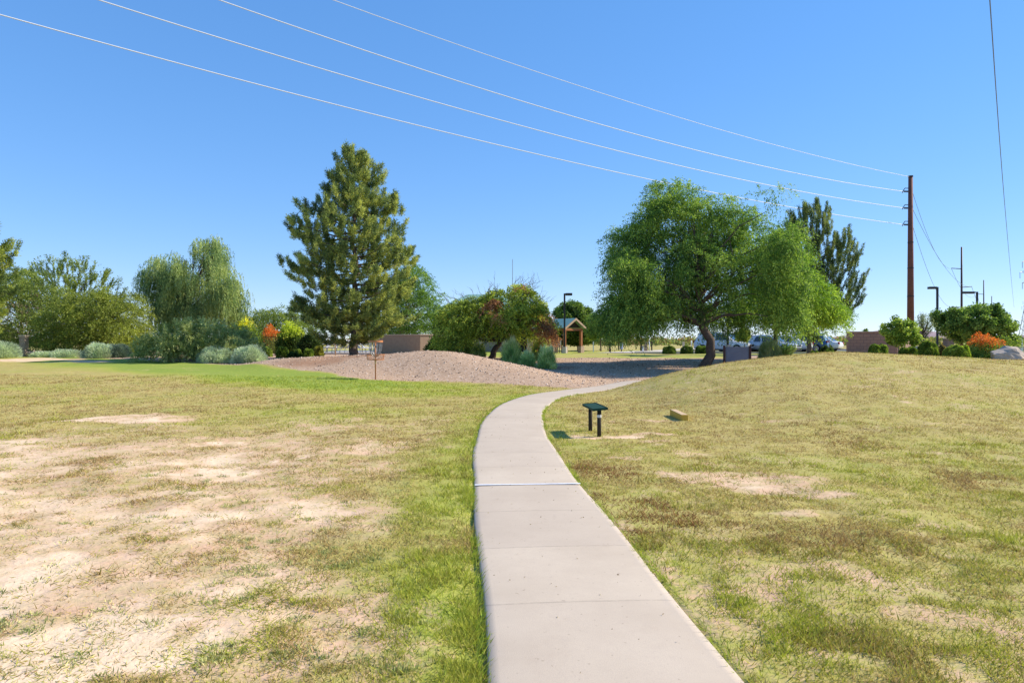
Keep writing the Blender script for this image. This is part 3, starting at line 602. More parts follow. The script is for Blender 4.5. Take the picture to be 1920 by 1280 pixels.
tree('pine_tree', 'dark pine with upswept plumes and red-brown trunk behind the right mound', 'tree', 48, 1516, [(1500,640),(1478,430),(1545,388),(1616,505),(1620,545),(1540,630)], 'plume', [(.03,.06,.028),(.075,.11,.036),(.21,.24,.08)], 600, 170, .16, .03, .27, 'barkpine', .17, limbs=60, leafm=NEEDLE, fork=1.6, trunktop=(.5, 7.0), lean=.05, thick=1.9, surf=.7, inset=.15, lobes=[
 [(1475,405),(1500,390),(1525,380),(1548,388),(1561,410),(1556,440),(1535,465),(1515,500),(1498,480),(1482,435)],
 [(1542,475),(1560,442),(1578,432),(1591,442),(1586,470),(1566,500),(1545,530),(1528,515)],
 [(1598,446),(1609,462),(1606,492),(1588,522),(1560,562),(1546,548),(1573,506),(1590,472)],
 [(1614,494),(1618,522),(1600,552),(1570,588),(1552,578),(1588,532),(1604,508)],
 [(1620,538),(1612,562),(1594,588),(1570,608),(1550,614),(1545,592),(1583,572),(1606,546)],
 [(1500,480),(1528,470),(1545,530),(1550,600),(1532,640),(1504,640),(1496,560)]])
tree('young_tree', 'small broad-leaved tree standing in front of the tan block enclosure', 'tree', 27.5, 1683, [(1657,632),(1657,610),(1668,598),(1684,592),(1697,600),(1706,600),(1718,618),(1721,634),(1712,646),(1700,652),(1684,652),(1668,642)], 'broad', [(.06,.11,.02),(.15,.22,.03),(.30,.36,.07)], 95, 75, .085, .06, .17, 'barkpale', .025, limbs=22, fork=.55, surf=.4)
tree('young_tree', 'thin wispy dark tree between the block enclosure and the parking lot lamp', 'tree', 36, 1728, [(1716,640),(1712,610),(1720,596),(1738,592),(1748,604),(1745,626),(1738,644)], 'spike', [(.05,.07,.05),(.1,.13,.07),(.16,.19,.09)], 46, 60, .09, .022, .34, 'bark', .045, limbs=26, fork=.8)
tree('shade_tree', 'rounded broad-leaved tree behind the orange flowers at right', 'tree', 37, 1828, [(1766,610),(1764,590),(1776,575),(1795,580),(1810,570),(1832,572),(1848,568),(1862,582),(1872,596),(1886,606),(1890,630),(1898,650),(1870,655),(1820,645),(1785,632),(1770,622)], 'broad', [(.045,.09,.02),(.11,.18,.035),(.22,.29,.07)], 330, 110, .11, .075, .28, 'bark', .08, limbs=40, fork=.7, surf=.5)

# ---- shrubs: one mesh each (a dome of twigs / leaves)
def dome(name, label, cat, d, px0, px1, pytop, pybase, style, cols, n, L, W, group=None, m=None, flat=1.0, sunk=0.0, core=None, top=None, topfrac=.35, power=2.4, outward=.9):
    cxp = (px0+px1)/2; base = on(cxp, d); rx = (px1-px0)/2/F*d; zb = max(zat(pybase, d), base.z-sunk) if pybase else base.z
    base.z = min(base.z, zb); h = zat(pytop, d)-base.z
    v = rnd_dir(n); v[:,2] = np.abs(v[:,2])
    r = (np.abs(v[:,0])**power+np.abs(v[:,1])**power+np.abs(v[:,2])**power)**(-1/power)
    wob = 1+.07*np.sin(v[:,0]*7+px0)+.06*np.sin(v[:,1]*9+v[:,2]*5+px1)
    v *= (r*wob)[:,None]
    if style == 'clip':
        k = .93+.07*rng.random(n); P = v*k[:,None]*np.array([rx, rx*flat, h]); D = unit(v*.6+rnd_dir(n))
    elif style == 'sage':
        k = rng.random(n)**.35; P = v*k[:,None]*np.array([rx, rx*flat, h*.93]); D = unit(v*(.45 if name == 'grass_clump' else outward)*np.array([1,1,.6])+np.array([0,0,.9 if name == 'grass_clump' else .5])+rnd_dir(n)*(.3 if name == 'grass_clump' else .45))
    elif style == 'grass':
        a = rng.random(n)*2*math.pi; q = rng.random(n)**.6*rx*.45; P = np.stack([q*np.cos(a), q*np.sin(a)*flat, np.zeros(n)], 1)
        tilt = rng.random(n)**1.3*.5; D = np.stack([np.cos(a)*tilt, np.sin(a)*tilt, np.ones(n)], 1)
    elif style == 'loose':
        k = rng.random(n)**.45; P = v*k[:,None]*np.array([rx, rx*flat, h]); D = unit(rnd_dir(n)+v*.5)
    zf = np.clip(P[:,2]/max(h, .01), 0, 1)
    if style == 'grass':                        # blades are bent strips of three leaves
        L_ = h*(.55+.5*rng.random(n)); D = unit(D)
        P2_ = P+D*(L_*.36)[:,None]; D2 = unit(D+np.stack([np.cos(a), np.sin(a), -.1*np.ones(n)], 1)*.22); P3 = P2_+D2*(L_*.33)[:,None]; D3 = unit(D2+np.stack([np.cos(a), np.sin(a), -.6*np.ones(n)], 1)*.4)
        P = np.concatenate([P-D*.02, P2_-D2*.02, P3-D3*.02]); D = np.concatenate([D, D2, D3]); Ls = np.concatenate([L_*.42, L_*.40, L_*.40]); n = len(P)
        col = colmix(cols, None, n, jit=.14); Ws = W
    else:
        cl = vnoise(P[:,0]*3+px0, P[:,2]*3+P[:,1]*3, .7, 5, 2); col = colmix(cols, None, n, np.clip((cl-.25)*1.7, 0, 1)); Ls = L*(.6+.8*rng.random(n)); Ws = W*(.7+.6*rng.random(n))
        if top:
            s = (zf+rng.normal(size=n)*.10 > 1-topfrac); col[s] = colmix(top, None, int(s.sum()))
    if style == 'clip':                         # a dark twiggy core keeps the clipped ball opaque
        pass
    o = leaf_mesh(name, P, D, Ls, Ws, col, m or LEAF); o.location = base
    return tag(o, label, cat, group)
SAGE = [(.20,.24,.185),(.32,.38,.29),(.45,.50,.39)]; CLIP = [(.06,.10,.015),(.13,.19,.03),(.24,.29,.06)]
CLIPD = [(.025,.045,.012),(.05,.085,.02),(.10,.14,.03)]
sg = 'silver sage bushes along the far lawn edge'
dome('sage_bush', 'silver sage bush cut by the left edge of the photo', 'shrub', 39, -28, 30, 640, 668, 'sage', SAGE, 9000, .16, .022, sg, sunk=.1)
dome('sage_bush', 'low pale sage patch just right of the stone pillar', 'shrub', 40, 62, 100, 660, 669, 'sage', SAGE, 3500, .12, .022, sg)
dome('sage_bush', 'low pale sage patch between the pillar and the two-toned sage bush', 'shrub', 40.2, 98, 150, 656, 670, 'sage', SAGE, 5000, .13, .022, sg)
dome('sage_bush', 'dark low half of a two-toned sage clump left of the willow acacia', 'shrub', 39.6, 200, 243, 646, 673, 'sage', [(.05,.075,.07),(.09,.13,.11),(.15,.19,.15)], 9000, .15, .022, sg)
dome('sage_bush', 'pale half of a two-toned sage clump left of the willow acacia', 'shrub', 39, 160, 212, 644, 673, 'sage', SAGE, 10000, .15, .022, sg)
dome('sage_bush', 'round silver sage bush, left one of the pair below the feathery shrub', 'shrub', 34, 374, 441, 651, 683, 'sage', SAGE, 15000, .14, .018, sg, sunk=.05)
dome('sage_bush', 'round silver sage bush, right one of the pair below the feathery shrub', 'shrub', 33.5, 440, 497, 649, 685, 'sage', SAGE, 15000, .14, .018, sg, sunk=.05)
dome('flowering_shrub', 'green shrub dotted with yellow flowers left of the orange blooms', 'shrub', 45, 428, 492, 600, 660, 'loose', [(.06,.10,.015),(.14,.20,.03),(.30,.34,.04)], 7000, .13, .07, top=[(.16,.22,.02),(.65,.52,.02),(.3,.36,.04)], topfrac=.14)
dome('flowering_shrub', 'shrub topped with orange blooms behind the black iron fence', 'shrub', 52, 486, 529, 612, 662, 'loose', [(.09,.12,.03),(.2,.22,.06),(.3,.3,.1)], 5000, .13, .06, top=[(.40,.07,.02),(.50,.13,.02),(.38,.17,.04)], topfrac=.40)
dome('flowering_shrub', 'lime-topped citrus shrub left of the white pool loungers', 'shrub', 46, 518, 572, 606, 664, 'loose', [(.02,.04,.01),(.05,.08,.015),(.10,.15,.02)], 8000, .13, .08, top=[(.2,.26,.02),(.42,.45,.05),(.2,.28,.03)], topfrac=.38)
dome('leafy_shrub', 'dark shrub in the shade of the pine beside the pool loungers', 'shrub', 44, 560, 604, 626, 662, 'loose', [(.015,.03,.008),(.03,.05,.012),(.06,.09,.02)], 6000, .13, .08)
cg = 'clipped round bushes in the gravel by the pool'
for px0, px1, t_, b_, d, lab, cc in [(492,509,652,668,42,'bright yellow-green clipped ball nearest the right sage bush', CLIP),(519,540,651,672,40,'tall clipped ball between two smaller ones under the citrus shrub', CLIP),(539,561,661,679,37,'darkest clipped ball, lowest on the shaded gravel', CLIPD),(552,565,656,667,41,'tiny pale clipped ball right of the darkest one', CLIP),(569,587,655,668,41,'yellowish clipped ball second from the pool loungers', CLIP),(589,606,650,667,41.5,'olive clipped ball touching the leftmost white lounger', [(.1,.1,.02),(.2,.2,.04),(.3,.3,.07)])]:
    dome('clipped_bush', lab, 'shrub', d, px0, px1, t_, b_, 'clip', cc, 3500, .07, .05, cg, sunk=.3)
dome('leafy_shrub', 'dense bright green bush against the sunlit end of the tan wall', 'shrub', 43, 795, 848, 634, 662, 'loose', [(.02,.05,.01),(.06,.12,.015),(.12,.22,.03)], 9000, .11, .06, sunk=.6)
gg = 'feathery grass clumps around the leaning mesquite'
GR = [(.13,.21,.07),(.28,.37,.13),(.52,.55,.26)]
for px0, px1, t_, b_, d, lab in [(836,866,646,668,39,'small yellowing grass clump just left of the leaning trunk'),(864,890,640,672,38.5,'blue-green grass clump behind the crest of the gravel mound'),(884,908,650,675,37.5,'shorter grass clump nearest the foot of the leaning trunk'),(943,976,636,690,35,'tall blue-green grass clump right of the leaning trunk'),(976,1000,664,694,33.5,'low dark green grass clump between the two tall ones'),(1000,1028,636,680,37,'upright feathery grass clump with pale tips, standing behind another'),(1010,1040,654,698,32.6,'front feathery grass clump at the edge of the gravel basin')]:
    dome('grass_clump', lab, 'ornamental grass', d, px0, px1, t_, b_, 'sage', GR, 5200, .30, .016, gg, sunk=.3, top=[(.45,.48,.26),(.62,.60,.38)], topfrac=.22)
dome('grass_clump', 'wide silvery grass clump between the grey slab and the parked cars', 'ornamental grass', 35, 1425, 1462, 642, 672, 'sage', [(.14,.2,.1),(.24,.3,.16),(.36,.38,.22)], 9000, .26, .018, gg, sunk=.4)
dome('grass_clump', 'green grass clump on the mound edge in front of the white car', 'ornamental grass', 35.5, 1455, 1482, 645, 670, 'grass', GR, 1500, .3, .03, gg, sunk=.4)
cg = 'clipped bushes along the parking lot'
for i, (px0, px1, lab) in enumerate([(1245,1265,'leftmost of the three clipped bushes at the lot kerb'),(1278,1297,'middle one of the three clipped bushes at the lot kerb'),(1305,1324,'clipped bush just left of the big leaning trunk')]):
    dome('clipped_bush', lab, 'shrub', 51.5, px0, px1, 650, 664, 'clip', [(.04,.07,.015),(.09,.14,.03),(.16,.21,.05)], 4500, .08, .05, cg, power=4)
for px0, px1, t_, b_, d, lab, cc in [(1519,1536,661,668,32,'low yellow-green mound of leaves beside the pine trunk', CLIP),(1536,1563,652,668,33,'dark flat-topped bush between pine trunk and road', CLIPD),(1543,1566,660,668,31,'small lime bush in front of the dark flat-topped one', CLIP),(1632,1661,648,668,26.6,'clipped bush in front of the left part of the block enclosure', CLIP),(1690,1718,653,671,26.8,'clipped dome bush at the foot of the small broad-leaved tree', CLIP),(1724,1754,643,673,26.9,'tallest clipped block bush, left of the brownish one', CLIP),(1754,1775,650,674,27.6,'brownish sparse clipped bush between two green ones', [(.10,.08,.03),(.2,.15,.06),(.28,.22,.1)]),(1773,1808,650,677,26.6,'wide clipped block bush next to the orange flowers', CLIP),(1796,1816,651,677,27.6,'lime clipped bush peeking out behind the wide block bush', [(.14,.2,.02),(.26,.33,.04),(.36,.42,.07)])]:
    dome('clipped_bush', lab, 'shrub', d, px0, px1, t_, b_, 'clip', cc, 9000, .05, .035, cg, sunk=.25, power=3.4, flat=.9)
dome('flowering_shrub', 'shrub with masses of orange flowers behind the boulder', 'shrub', 28.6, 1806, 1886, 627, 676, 'loose', [(.04,.08,.015),(.10,.17,.03),(.2,.27,.07)], 16000, .075, .03, top=[(.42,.08,.02),(.55,.15,.03),(.46,.11,.02),(.15,.17,.05)], topfrac=.36, sunk=.2, power=2)
dome('leafy_shrub', 'sunlit yellow-green shrub just above the boulder', 'shrub', 33, 1868, 1904, 632, 672, 'loose', CLIP, 5000, .09, .05, sunk=.2)

# ------------------------------------------------------------ hard objects
# disc golf basket
p = at(704, 711.5); d = p.y; u = d/F
b = empty('disc_golf_basket', p, 0, 'orange disc golf basket with hanging chains at the foot of the gravel mound', 'disc golf basket')
def ring(mb, r, z0, z1, th=.008, n=28):
    for k in range(n):
        a0 = 2*math.pi*k/n; a1 = 2*math.pi*(k+1)/n
        for (ra, rb) in ((r, r+th),):
            P = [(ra*math.cos(a0), ra*math.sin(a0)), (rb*math.cos(a0), rb*math.sin(a0)), (rb*math.cos(a1), rb*math.sin(a1)), (ra*math.cos(a1), ra*math.sin(a1))]
            mb.prism(P, z0, z1, 'z')
ht = (712-638.5)*u; r = 13.5*u
MB().tube([(0,0,-.1),(0,0,ht-.02)], .024, 12).build('pole', M['orange'], b, smooth=True)
mb = MB(); ring(mb, r, ht-.075, ht); [mb.tube([(0,0,ht-.03),(r*math.cos(a),r*math.sin(a),ht-.03)], .008, 5) for a in np.linspace(0, 2*math.pi, 7)[:-1]]
mb.build('top_band', M['orange'], b)
for k in range(12):
    a = 2*math.pi*k/12; q0 = Vector((r*.9*math.cos(a), r*.9*math.sin(a), ht-.04)); q1 = Vector((.05*math.cos(a+.3), .05*math.sin(a+.3), ht-.62)); mb = MB()
    pts = [q0.lerp(q1, t)-Vector((0,0,1))*.16*math.sin(math.pi*t)*.7+Vector((math.cos(a),math.sin(a),0))*.05*math.sin(math.pi*t) for t in np.linspace(0, 1, 10)]
    for i in range(9):
        mb.tube([pts[i], pts[i].lerp(pts[i+1], .92)], .019 if i % 2 else .012, 5)
    mb.build('chain', M['chain'], b)
mb = MB(); zt = (712-665)*u; zb = zt-.19; rb = 16.5*u
for z, q in ((zt, rb), (zb, rb*.93)): ring(mb, q, z-.012, z+.012, .012)
for k in range(32):
    a = 2*math.pi*k/32; mb.tube([(rb*math.cos(a), rb*math.sin(a), zt), (rb*.93*math.cos(a), rb*.93*math.sin(a), zb), (.04*math.cos(a), .04*math.sin(a), zb-.02)], .008, 4)
mb.build('wire_basket', M['orange'], b)
MB().tube([(0,0,zb-.16),(0,0,zb-.02)], .034, 12).build('collar', M['plank'], b)

# tee sign
c0 = at(1107, 808); c1 = at(1123.5, 818.5); mid = (c0+c1)/2; ax = (c1-c0); ax.z = 0; ang = math.atan2(ax.y, ax.x)
b = empty('tee_sign', mid, ang, 'dark green slanted sign board on two posts beside the path', 'sign')
Ls = ax.length; hp = .455
for s in (-1, 1):
    pz = (c0 if s < 0 else c1).z-mid.z
    o = MB().tube([(s*Ls/2, 0, pz-.1), (s*Ls/2, 0, hp-.01)], .036, 14).build('post', M['wood_post'], b, smooth=True)
    if s > 0: MB().tube([(s*Ls/2, 0, hp-.13), (s*Ls/2, 0, hp-.085)], .0385, 14).build('tape_band', M['tape'], o)
tilt = Matrix.Translation((0, 0, hp+.015)) @ Matrix.Rotation(R(5), 4, 'X')
mb = MB(); mb.box(-Ls/2-.1, -.115, -.013, Ls/2+.1, .115, .013, tilt); bd = mb.build('board', M['green_metal'], b, bevel=.004)
mb = MB()
for x0, y0, x1, y1 in ((-Ls/2-.105,-.127,Ls/2+.105,-.115),(-Ls/2-.105,.115,Ls/2+.105,.127),(-Ls/2-.113,-.115,-Ls/2-.101,.115),(Ls/2+.101,-.115,Ls/2+.113,.115)): mb.box(x0, y0, -.018, x1, y1, .02, tilt)
mb.build('frame', M['green_metal'], bd)
# yellow tee marker (timber block)
q0 = at(1262, 778); q1 = at(1284, 789); mid = (q0+q1)/2; v = q1-q0; L_ = max(v.length, .3); ang = math.atan2(v.y, v.x)
print('marker', q0, q1, L_)
b = empty('tee_marker', mid+Vector((0,0,.055)), ang, 'yellow timber block lying on the grass slope right of the sign', 'tee marker')
b.rotation_euler = (0, -math.asin(max(-.9, min(.9, v.z/L_))), ang)
MB().box(-L_/2, -.07, -.065, L_/2, .07, .065).build('timber', M['yellow'], b, bevel=.008)
mb = MB(); mb.box(-L_/2+.01, -.062, .0652, L_/2-.01, .062, .0685); mb.build('worn_top', M['plank'], b)

# grey slab between brown posts
d = 33.; pa = on(1382, d); b = empty('slab_sign', (pa.x, pa.y, pa.z), R(-14), 'grey slab panel held between two brown posts behind the right mound', 'monument sign')
u = d/F; zt = zat(650, d)-pa.z; zp = zat(647.5, d)-pa.z; wv = 20*u/math.cos(R(14))
MB().box(-wv, -.05, -.1, wv, .05, zt).build('panel', M['slab'], b, bevel=.006)
for s in (-1, 1): MB().box(s*(wv+.012)-.10*(s < 0)*1-.0, -.12, -.3, s*(wv+.012)+.10*(s > 0), .12, zp).build('post', M['brownpost'], b, bevel=.008)
mb = MB(); mb.box(-wv+.08, -.03, zt, -wv+.22, .03, zt+.09); mb.build('cap_block', M['concrete'], b, bevel=.004)

# boulder
def boulder(name, label, base, sx, sy, sz, m, seed, cat='boulder', cuts=14, n=4):
    bm = bmesh.new(); bmesh.ops.create_icosphere(bm, subdivisions=n, radius=1); r_ = random.Random(seed)
    planes = [(Vector((r_.uniform(-1,1), r_.uniform(-1,1), r_.uniform(-.5,1))).normalized(), r_.uniform(.62,.9)) for _ in range(cuts)]
    for v in bm.verts:
        for nrm, dd in planes:
            q = v.co.dot(nrm)
            if q > dd: v.co -= nrm*(q-dd)*.93
        k = 1+.03*math.sin(v.co.x*9+seed)*math.cos(v.co.y*8)+.02*math.sin(v.co.z*17+v.co.x*13)
        kz = 1 if cat == 'rock' else .60+.40*max(0, min(1, (v.co.x+.25)/.3))
        v.co = Vector((v.co.x*sx, v.co.y*sy, v.co.z*sz*(kz if v.co.z > 0 else 1)))*k
    me = bpy.data.meshes.new(name); bm.to_mesh(me); bm.free(); o = link_mesh(name, me, m, None, base)
    return tag(o, label, cat)
d = 26.2; pb = on(1888, d); u = d/F
bd = boulder('boulder', 'large grey boulder at the right edge beside the orange flowers', pb+Vector((0,0,.24)), .66, .48, .40, M['rock'], 4)
# small boulders / stacked stones left
d = 41; pl = on(45, d); u = d/F
b = empty('stone_pillar', pl, 0, 'slim sunlit stone pillar under the dark mesquite at far left', 'pillar')
mb = MB()
for i in range(7):
    z = i*.175; jx = random.uniform(-.02, .02); mb.box(-.17+jx, -.17, z, .17+jx*.5, .17, z+.17)
mb.build('shaft', M['stone'], b, bevel=.015); MB().box(-.2, -.2, 1.23, .2, .2, 1.3).build('cap', M['stucco2'], b, bevel=.01)
for i, (px, s, lab) in enumerate([(57,.28,'tan rock at the base of the stone pillar'),(66,.2,'smaller tan rock right of the pillar-base rock')]):
    boulder('rock', lab, on(px, 40.6)+Vector((0,0,s*.5)), s, s, s*.8, M['stone'], i+9, 'rock', n=3)['group'] = 'rocks by the stone pillar'
# low garden wall behind the sage patches
pw = on(126, 43); b = tag(MB().box(-.55, -.15, -.2, .55, .15, .42).build('garden_wall', M['stucco2'], None, pw, bevel=.01), 'short pale masonry wall stub behind the low sage patch', 'wall')

# black iron pool fence
b = empty('iron_fence', on(485, 47.5), 0, 'black iron picket fence in front of the pool and orange blooms', 'fence')
o0 = b.location; x1 = on(572, 47.5).x-o0.x; zz = lambda x: float(H(o0.x+x, 47.5))-o0.z
mb = MB(); n = int(x1/.13)
for i in range(n): x = i*.13; mb.box(x-.008, -.008, .05, x+.008, .008, 1.28)
mb.build('pickets', M['dark_metal'], b)
for z in (.12, 1.22): MB().box(0, -.014, z-.018, x1, .014, z+.018).build('rail', M['dark_metal'], b)
for i in range(3): x = i*x1/2; MB().box(x-.03, -.03, -.2, x+.03, .03, 1.4).build('post', M['dark_metal'], b)

# pool loungers
def lounger():
    r_ = empty('pool_lounger', (0,0,0)); mb = MB()
    for y in (-.3, .3):
        mb.tube([(-.95,y,.36),(.25,y,.36),(.86,y,.94)], .026, 6)
        for x in (-.8, .2): mb.tube([(x,y,.36),(x-.05,y,0)], .022, 6)
        mb.tube([(.3,y,.62),(-.2,y,.60),(-.2,y,.36)], .02, 6)
    for x, z in ((-.95,.36),(.86,.94)): mb.tube([(x,-.3,z),(x,.3,z)], .024, 6)
    mb.build('frame', M['white'], r_, smooth=True)
    MB().prism([(-.93,.35),(.25,.35),(.85,.92),(.85,.95),(.24,.385),(-.93,.385)], -.27, .27).build('sling', M['sling'], r_)
    return r_
proto = lounger(); ll = [('white lounger at the left end of the row, beside the olive bush', 606, 50.6, 200),('second white lounger from the left in the pool row', 622, 50.6, 195),('white lounger just right of the thin brown pole', 634, 50.8, 190),('white lounger closest to the pine trunk on its left', 645, 50.8, 200),('white lounger directly right of the pine trunk', 672, 50.4, 12),('white lounger under the closed umbrella', 681, 50.7, 15),('white lounger nearest the disc golf chains', 690, 50.6, 8)]
for i, (lab, px, d, a) in enumerate(ll):
    o = proto if i == 0 else copy_tree(proto); q = on(px, d); o.location = (q.x, q.y, q.z+.12); o.rotation_euler.z = R(180-a+15); o['label'] = lab; o['category'] = 'lounger'; o['group'] = 'white pool loungers'
# pool deck under them, raised edge
q = on(650, 52); mb = MB().box(-3.4, -2.2, -.2, 2.4, 12, .12); tag(mb.build('pool_deck', M['concrete'], None, (q.x, q.y, q.z)), kind='structure')
# closed umbrella
q = on(705, 50.2); b = empty('patio_umbrella', q, 0, 'closed tan patio umbrella standing among the loungers', 'umbrella')
q = on(680, 50.9); b.location = (q.x-.02, q.y, q.z+.12); MB().tube([(0,0,0),(0,0,2.3)], .028, 8).build('pole', M['plank'], b, smooth=True)
mb = MB(); mb.tube([(0,0,.95),(0,0,1.1),(0,0,1.7),(0,0,2.15),(0,0,2.3)], [.10,.13,.12,.06,.02], 10); mb.build('folded_canopy', M['canvas'], b); MB().tube([(0,0,2.3),(0,0,2.38)], .05, 8).build('finial', M['white'], b)
q = on(629, 45); b = tag(MB().tube([(0,0,-.1),(0,0,1.9)], .035, 8).build('wooden_pole', M['plank'], None, q, smooth=True), 'thin brown wooden pole in front of the white loungers', 'pole')
# far pool frame (white pergola rail behind the loungers)
q = on(640, 60); b = empty('pool_rail', q, 0, 'pale horizontal railing behind the loungers in the pine shade', 'railing')
for z in (1.0, 1.75): MB().box(-1.9, -.02, z-.025, 2.6, .02, z+.025).build('rail', M['steel_grey'], b)
for x in (-1.9, -.4, 1.1, 2.6): MB().box(x-.03, -.03, 0, x+.03, .03, 1.78).build('post', M['steel_grey'], b)

# tan wall with corner
d = 47; q = on(788, d); zt = zat(628, d)-q.z
b = empty('masonry_wall', q, 0, 'tan stucco wall with a corner, between the big pine and the bright green bush', 'wall')
MB().prism([(0,0),(-3.6,2.4),(-3.6,2.65),(.08,.21),(1.9,1.2),(1.98,1.0)], -.4, zt, 'z').build('wall_panel', M['stucco'], b)
MB().prism([(.0,-.05),(-3.65,2.38),(-3.65,2.70),(.08,.26),(1.9,1.26),(2.0,.97)], zt, zt+.06, 'z').build('coping', M['stucco2'], b)
# clubhouse behind the leaning mesquite
d = 62; q = on(925, d); u = d/F
b = empty('clubhouse', q, 0, 'low tan clubhouse with green metal roof hidden behind the leaning mesquite', 'building')
x0, x1 = (812-925)*u, (1012-925)*u; ze = zat(592, d)-q.z; zr = zat(551, d+4)-q.z
mb = MB(); mb.box(x0, 0, -.2, x1, 9, ze); mb.build('wall', M['stucco2'], b)
mb = MB(); e = .7; Y0, Y1 = -e, 9+e; X0, X1 = x0-e, x1+e; ym = 4.5
mb.v += [(X0,Y0,ze),(X1,Y0,ze),(X1,Y1,ze),(X0,Y1,ze),(X0+3.6,ym,zr),(X1-3.6,ym,zr),(X0,Y0,ze+.16),(X1,Y0,ze+.16),(X1,Y1,ze+.16),(X0,Y1,ze+.16)]
mb.f += [(0,3,2,1),(0,1,7,6),(1,2,8,7),(2,3,9,8),(3,0,6,9),(6,7,5,4),(7,8,5),(8,9,4,5),(9,6,4)]; mb.build('roof', M['teal'], b)
for px in (852, 905, 948, 992): x = (px-925)*u; MB().box(x-.22, -1.2, -.2, x+.22, -.75, ze).build('pillar', M['stucco2'], b)
x = (980-925)*u; MB().box(x-.7, -.06, 0, x+.7, 0-.003, 2.2).build('door', M['dark'], b)
for px in (875, 925): x = (px-925)*u; MB().box(x-.6, -.05, .9, x+.6, -.003, 2.1).build('window', M['glass'], b)
tag(MB().tube([(0,0,0),(0,0,4.2)], .03, 6).build('antenna', M['steel_grey'], None, (on(961, 66).x, 66, q.z+zat(548,66)-q.z-1.0)), 'thin antenna mast rising from the clubhouse roof', 'antenna')
# pavilion
d = 56; q = on(1077, d); q.x = (1074-960)/F*d
b = empty('shelter', q, R(40), 'small open shelter with teal roof, orange beams and stone column bases', 'shelter')
zr = zat(596.5, d)-q.z; ze = zat(611.5, d)-q.z-.02; hw = .95; Ln = 3.4    # ridge runs along local -y .. the gable faces local +... toward camera
def P3(x, y, z): return (x, y, z)
mb = MB()
for s in (-1, 1):
    A = [(s*(hw+.25), ze-.08), (0, zr), (0, zr-.09), (s*(hw+.25), ze-.17)]; mb.prism(A, -.35, Ln+.35)
mb.build('roof', M['teal'], b)
for y in (-.40, Ln+.355):
    for s in (-1, 1): mb = MB(); mb.prism([(s*(hw+.28), ze-.1), (0, zr+.02), (0, zr-.17), (s*(hw+.28), ze-.27)], y, y+.045); mb.build('fascia', M['stucco'], b)
for y in (0, Ln-.02): MB().prism([(-hw, ze-.1), (hw, ze-.1), (0, zr-.12)], y, y+.03).build('gable', M['wood_post'], b)
for y in (-.1, Ln-.1): MB().box(-hw-.1, y, ze-.34, hw+.1, y+.14, ze-.15).build('beam', M['redwood'], b)
for s in (-1, 1):
    MB().box(s*hw-.07, .05, ze-.33, s*hw+.07, Ln-.11, ze-.14).build('beam', M['redwood'], b)
    for y in (0, Ln-.1):
        pst = MB().box(s*hw-.10, y-.10, .55, s*hw+.10, y+.10, ze-.345).build('column', M['redwood'], b, bevel=.01)
        MB().box(s*hw-.2, y-.2, -.15, s*hw+.2, y+.2, .55).build('stone_base', M['stone'], pst, bevel=.01)
# stone pier + small notice board left of the shelter
q = on(1043, 57); tag(MB().box(-.14, -.14, -.1, .14, .14, 1.15).build('stone_pier', M['stucco'], None, q, bevel=.01), 'slim tan pier left of the shelter', 'pillar')
q = on(1049, 57.5); b = empty('notice_board', q, 0, 'small white notice board on a post left of the shelter', 'sign')
MB().box(-.03, -.03, -.1, .03, .03, 1.0).build('post', M['dark_metal'], b); MB().box(-.14, -.045, .45, .14, -.033, 1.05).build('panel', M['white'], b)
# lamp posts
def lamp(label, px, d, pytop, arm, pybase=None, h2=None, adir=-1):
    q = on(px, d); b = empty('lamp_post', q, 0, label, 'lamp post', 'parking lot lamp posts'); h = zat(pytop, d)-q.z
    MB().box(-.065, -.065, .5, .065, .065, h).build('pole', M['dark_metal'], b); MB().tube([(0,0,-.1),(0,0,.5)], .2, 14).build('footing', M['concrete'], b)
    a = MB().box(min(0, adir*arm), -.05, h-.09, max(0, adir*arm), .05, h-.0).build('arm', M['dark_metal'], b)
    xa_, xb_ = sorted((adir*arm*.35, adir*(arm+.35))); hd = MB().box(xa_, -.19, h-.16, xb_, .19, h+.02).build('lamp_head', M['dark_metal'], b, bevel=.01)
    MB().box(xa_+.05, -.15, h-.172, xb_-.05, .15, h-.161).build('lens', M['lens'], hd)
lamp('tall lamp post with head to the left, right of the block enclosure', 1757.5, 55, 538, .35)
lamp('lamp post rising out of the rounded tree at right', 1832, 60, 547, .9)
lamp('lamp post with its head to the right, beside the teal shelter', 1058.5, 54, 550, .25, adir=1)
lamp('lamp post in front of the white SUV, its head lost in the mesquite', 1364.5, 49.5, 575, .3)

# block enclosure
d = 44; q = on(1683, d); zt = zat(622.5, d)-q.z; u = d/F
b = empty('block_enclosure', q, 0, 'brown split-face block enclosure wall behind the clipped bushes', 'wall')
mb = MB(); xl = (1598-1683)*u
def splitface():
    m, t, bb = new_mat('split_face_block'); bb.inputs['Roughness'].default_value = .95
    bt = N(t, 'ShaderNodeTexBrick'); bt.inputs['Scale'].default_value = 1; bt.inputs['Brick Width'].default_value = .4; bt.inputs['Row Height'].default_value = .2; bt.inputs['Mortar Size'].default_value = .012
    mp = N(t, 'ShaderNodeMapping'); mp.inputs['Rotation'].default_value = (R(90), 0, 0); t.links.new(pos(t), mp.inputs[0]); t.links.new(mp.outputs[0], bt.inputs['Vector'])
    bt.inputs['Color1'].default_value = (.36,.23,.16,1); bt.inputs['Color2'].default_value = (.31,.20,.14,1); bt.inputs['Mortar'].default_value = (.17,.12,.1,1)
    wv_ = N(t, 'ShaderNodeTexWave'); wv_.inputs['Scale'].default_value = 7; wv_.inputs['Distortion'].default_value = 1.5; t.links.new(pos(t), wv_.inputs['Vector'])
    t.links.new(bt.outputs['Color'], bb.inputs['Base Color']); bump(t, bb, wv_.outputs['Fac'], .6, .02); return m
SF = splitface()
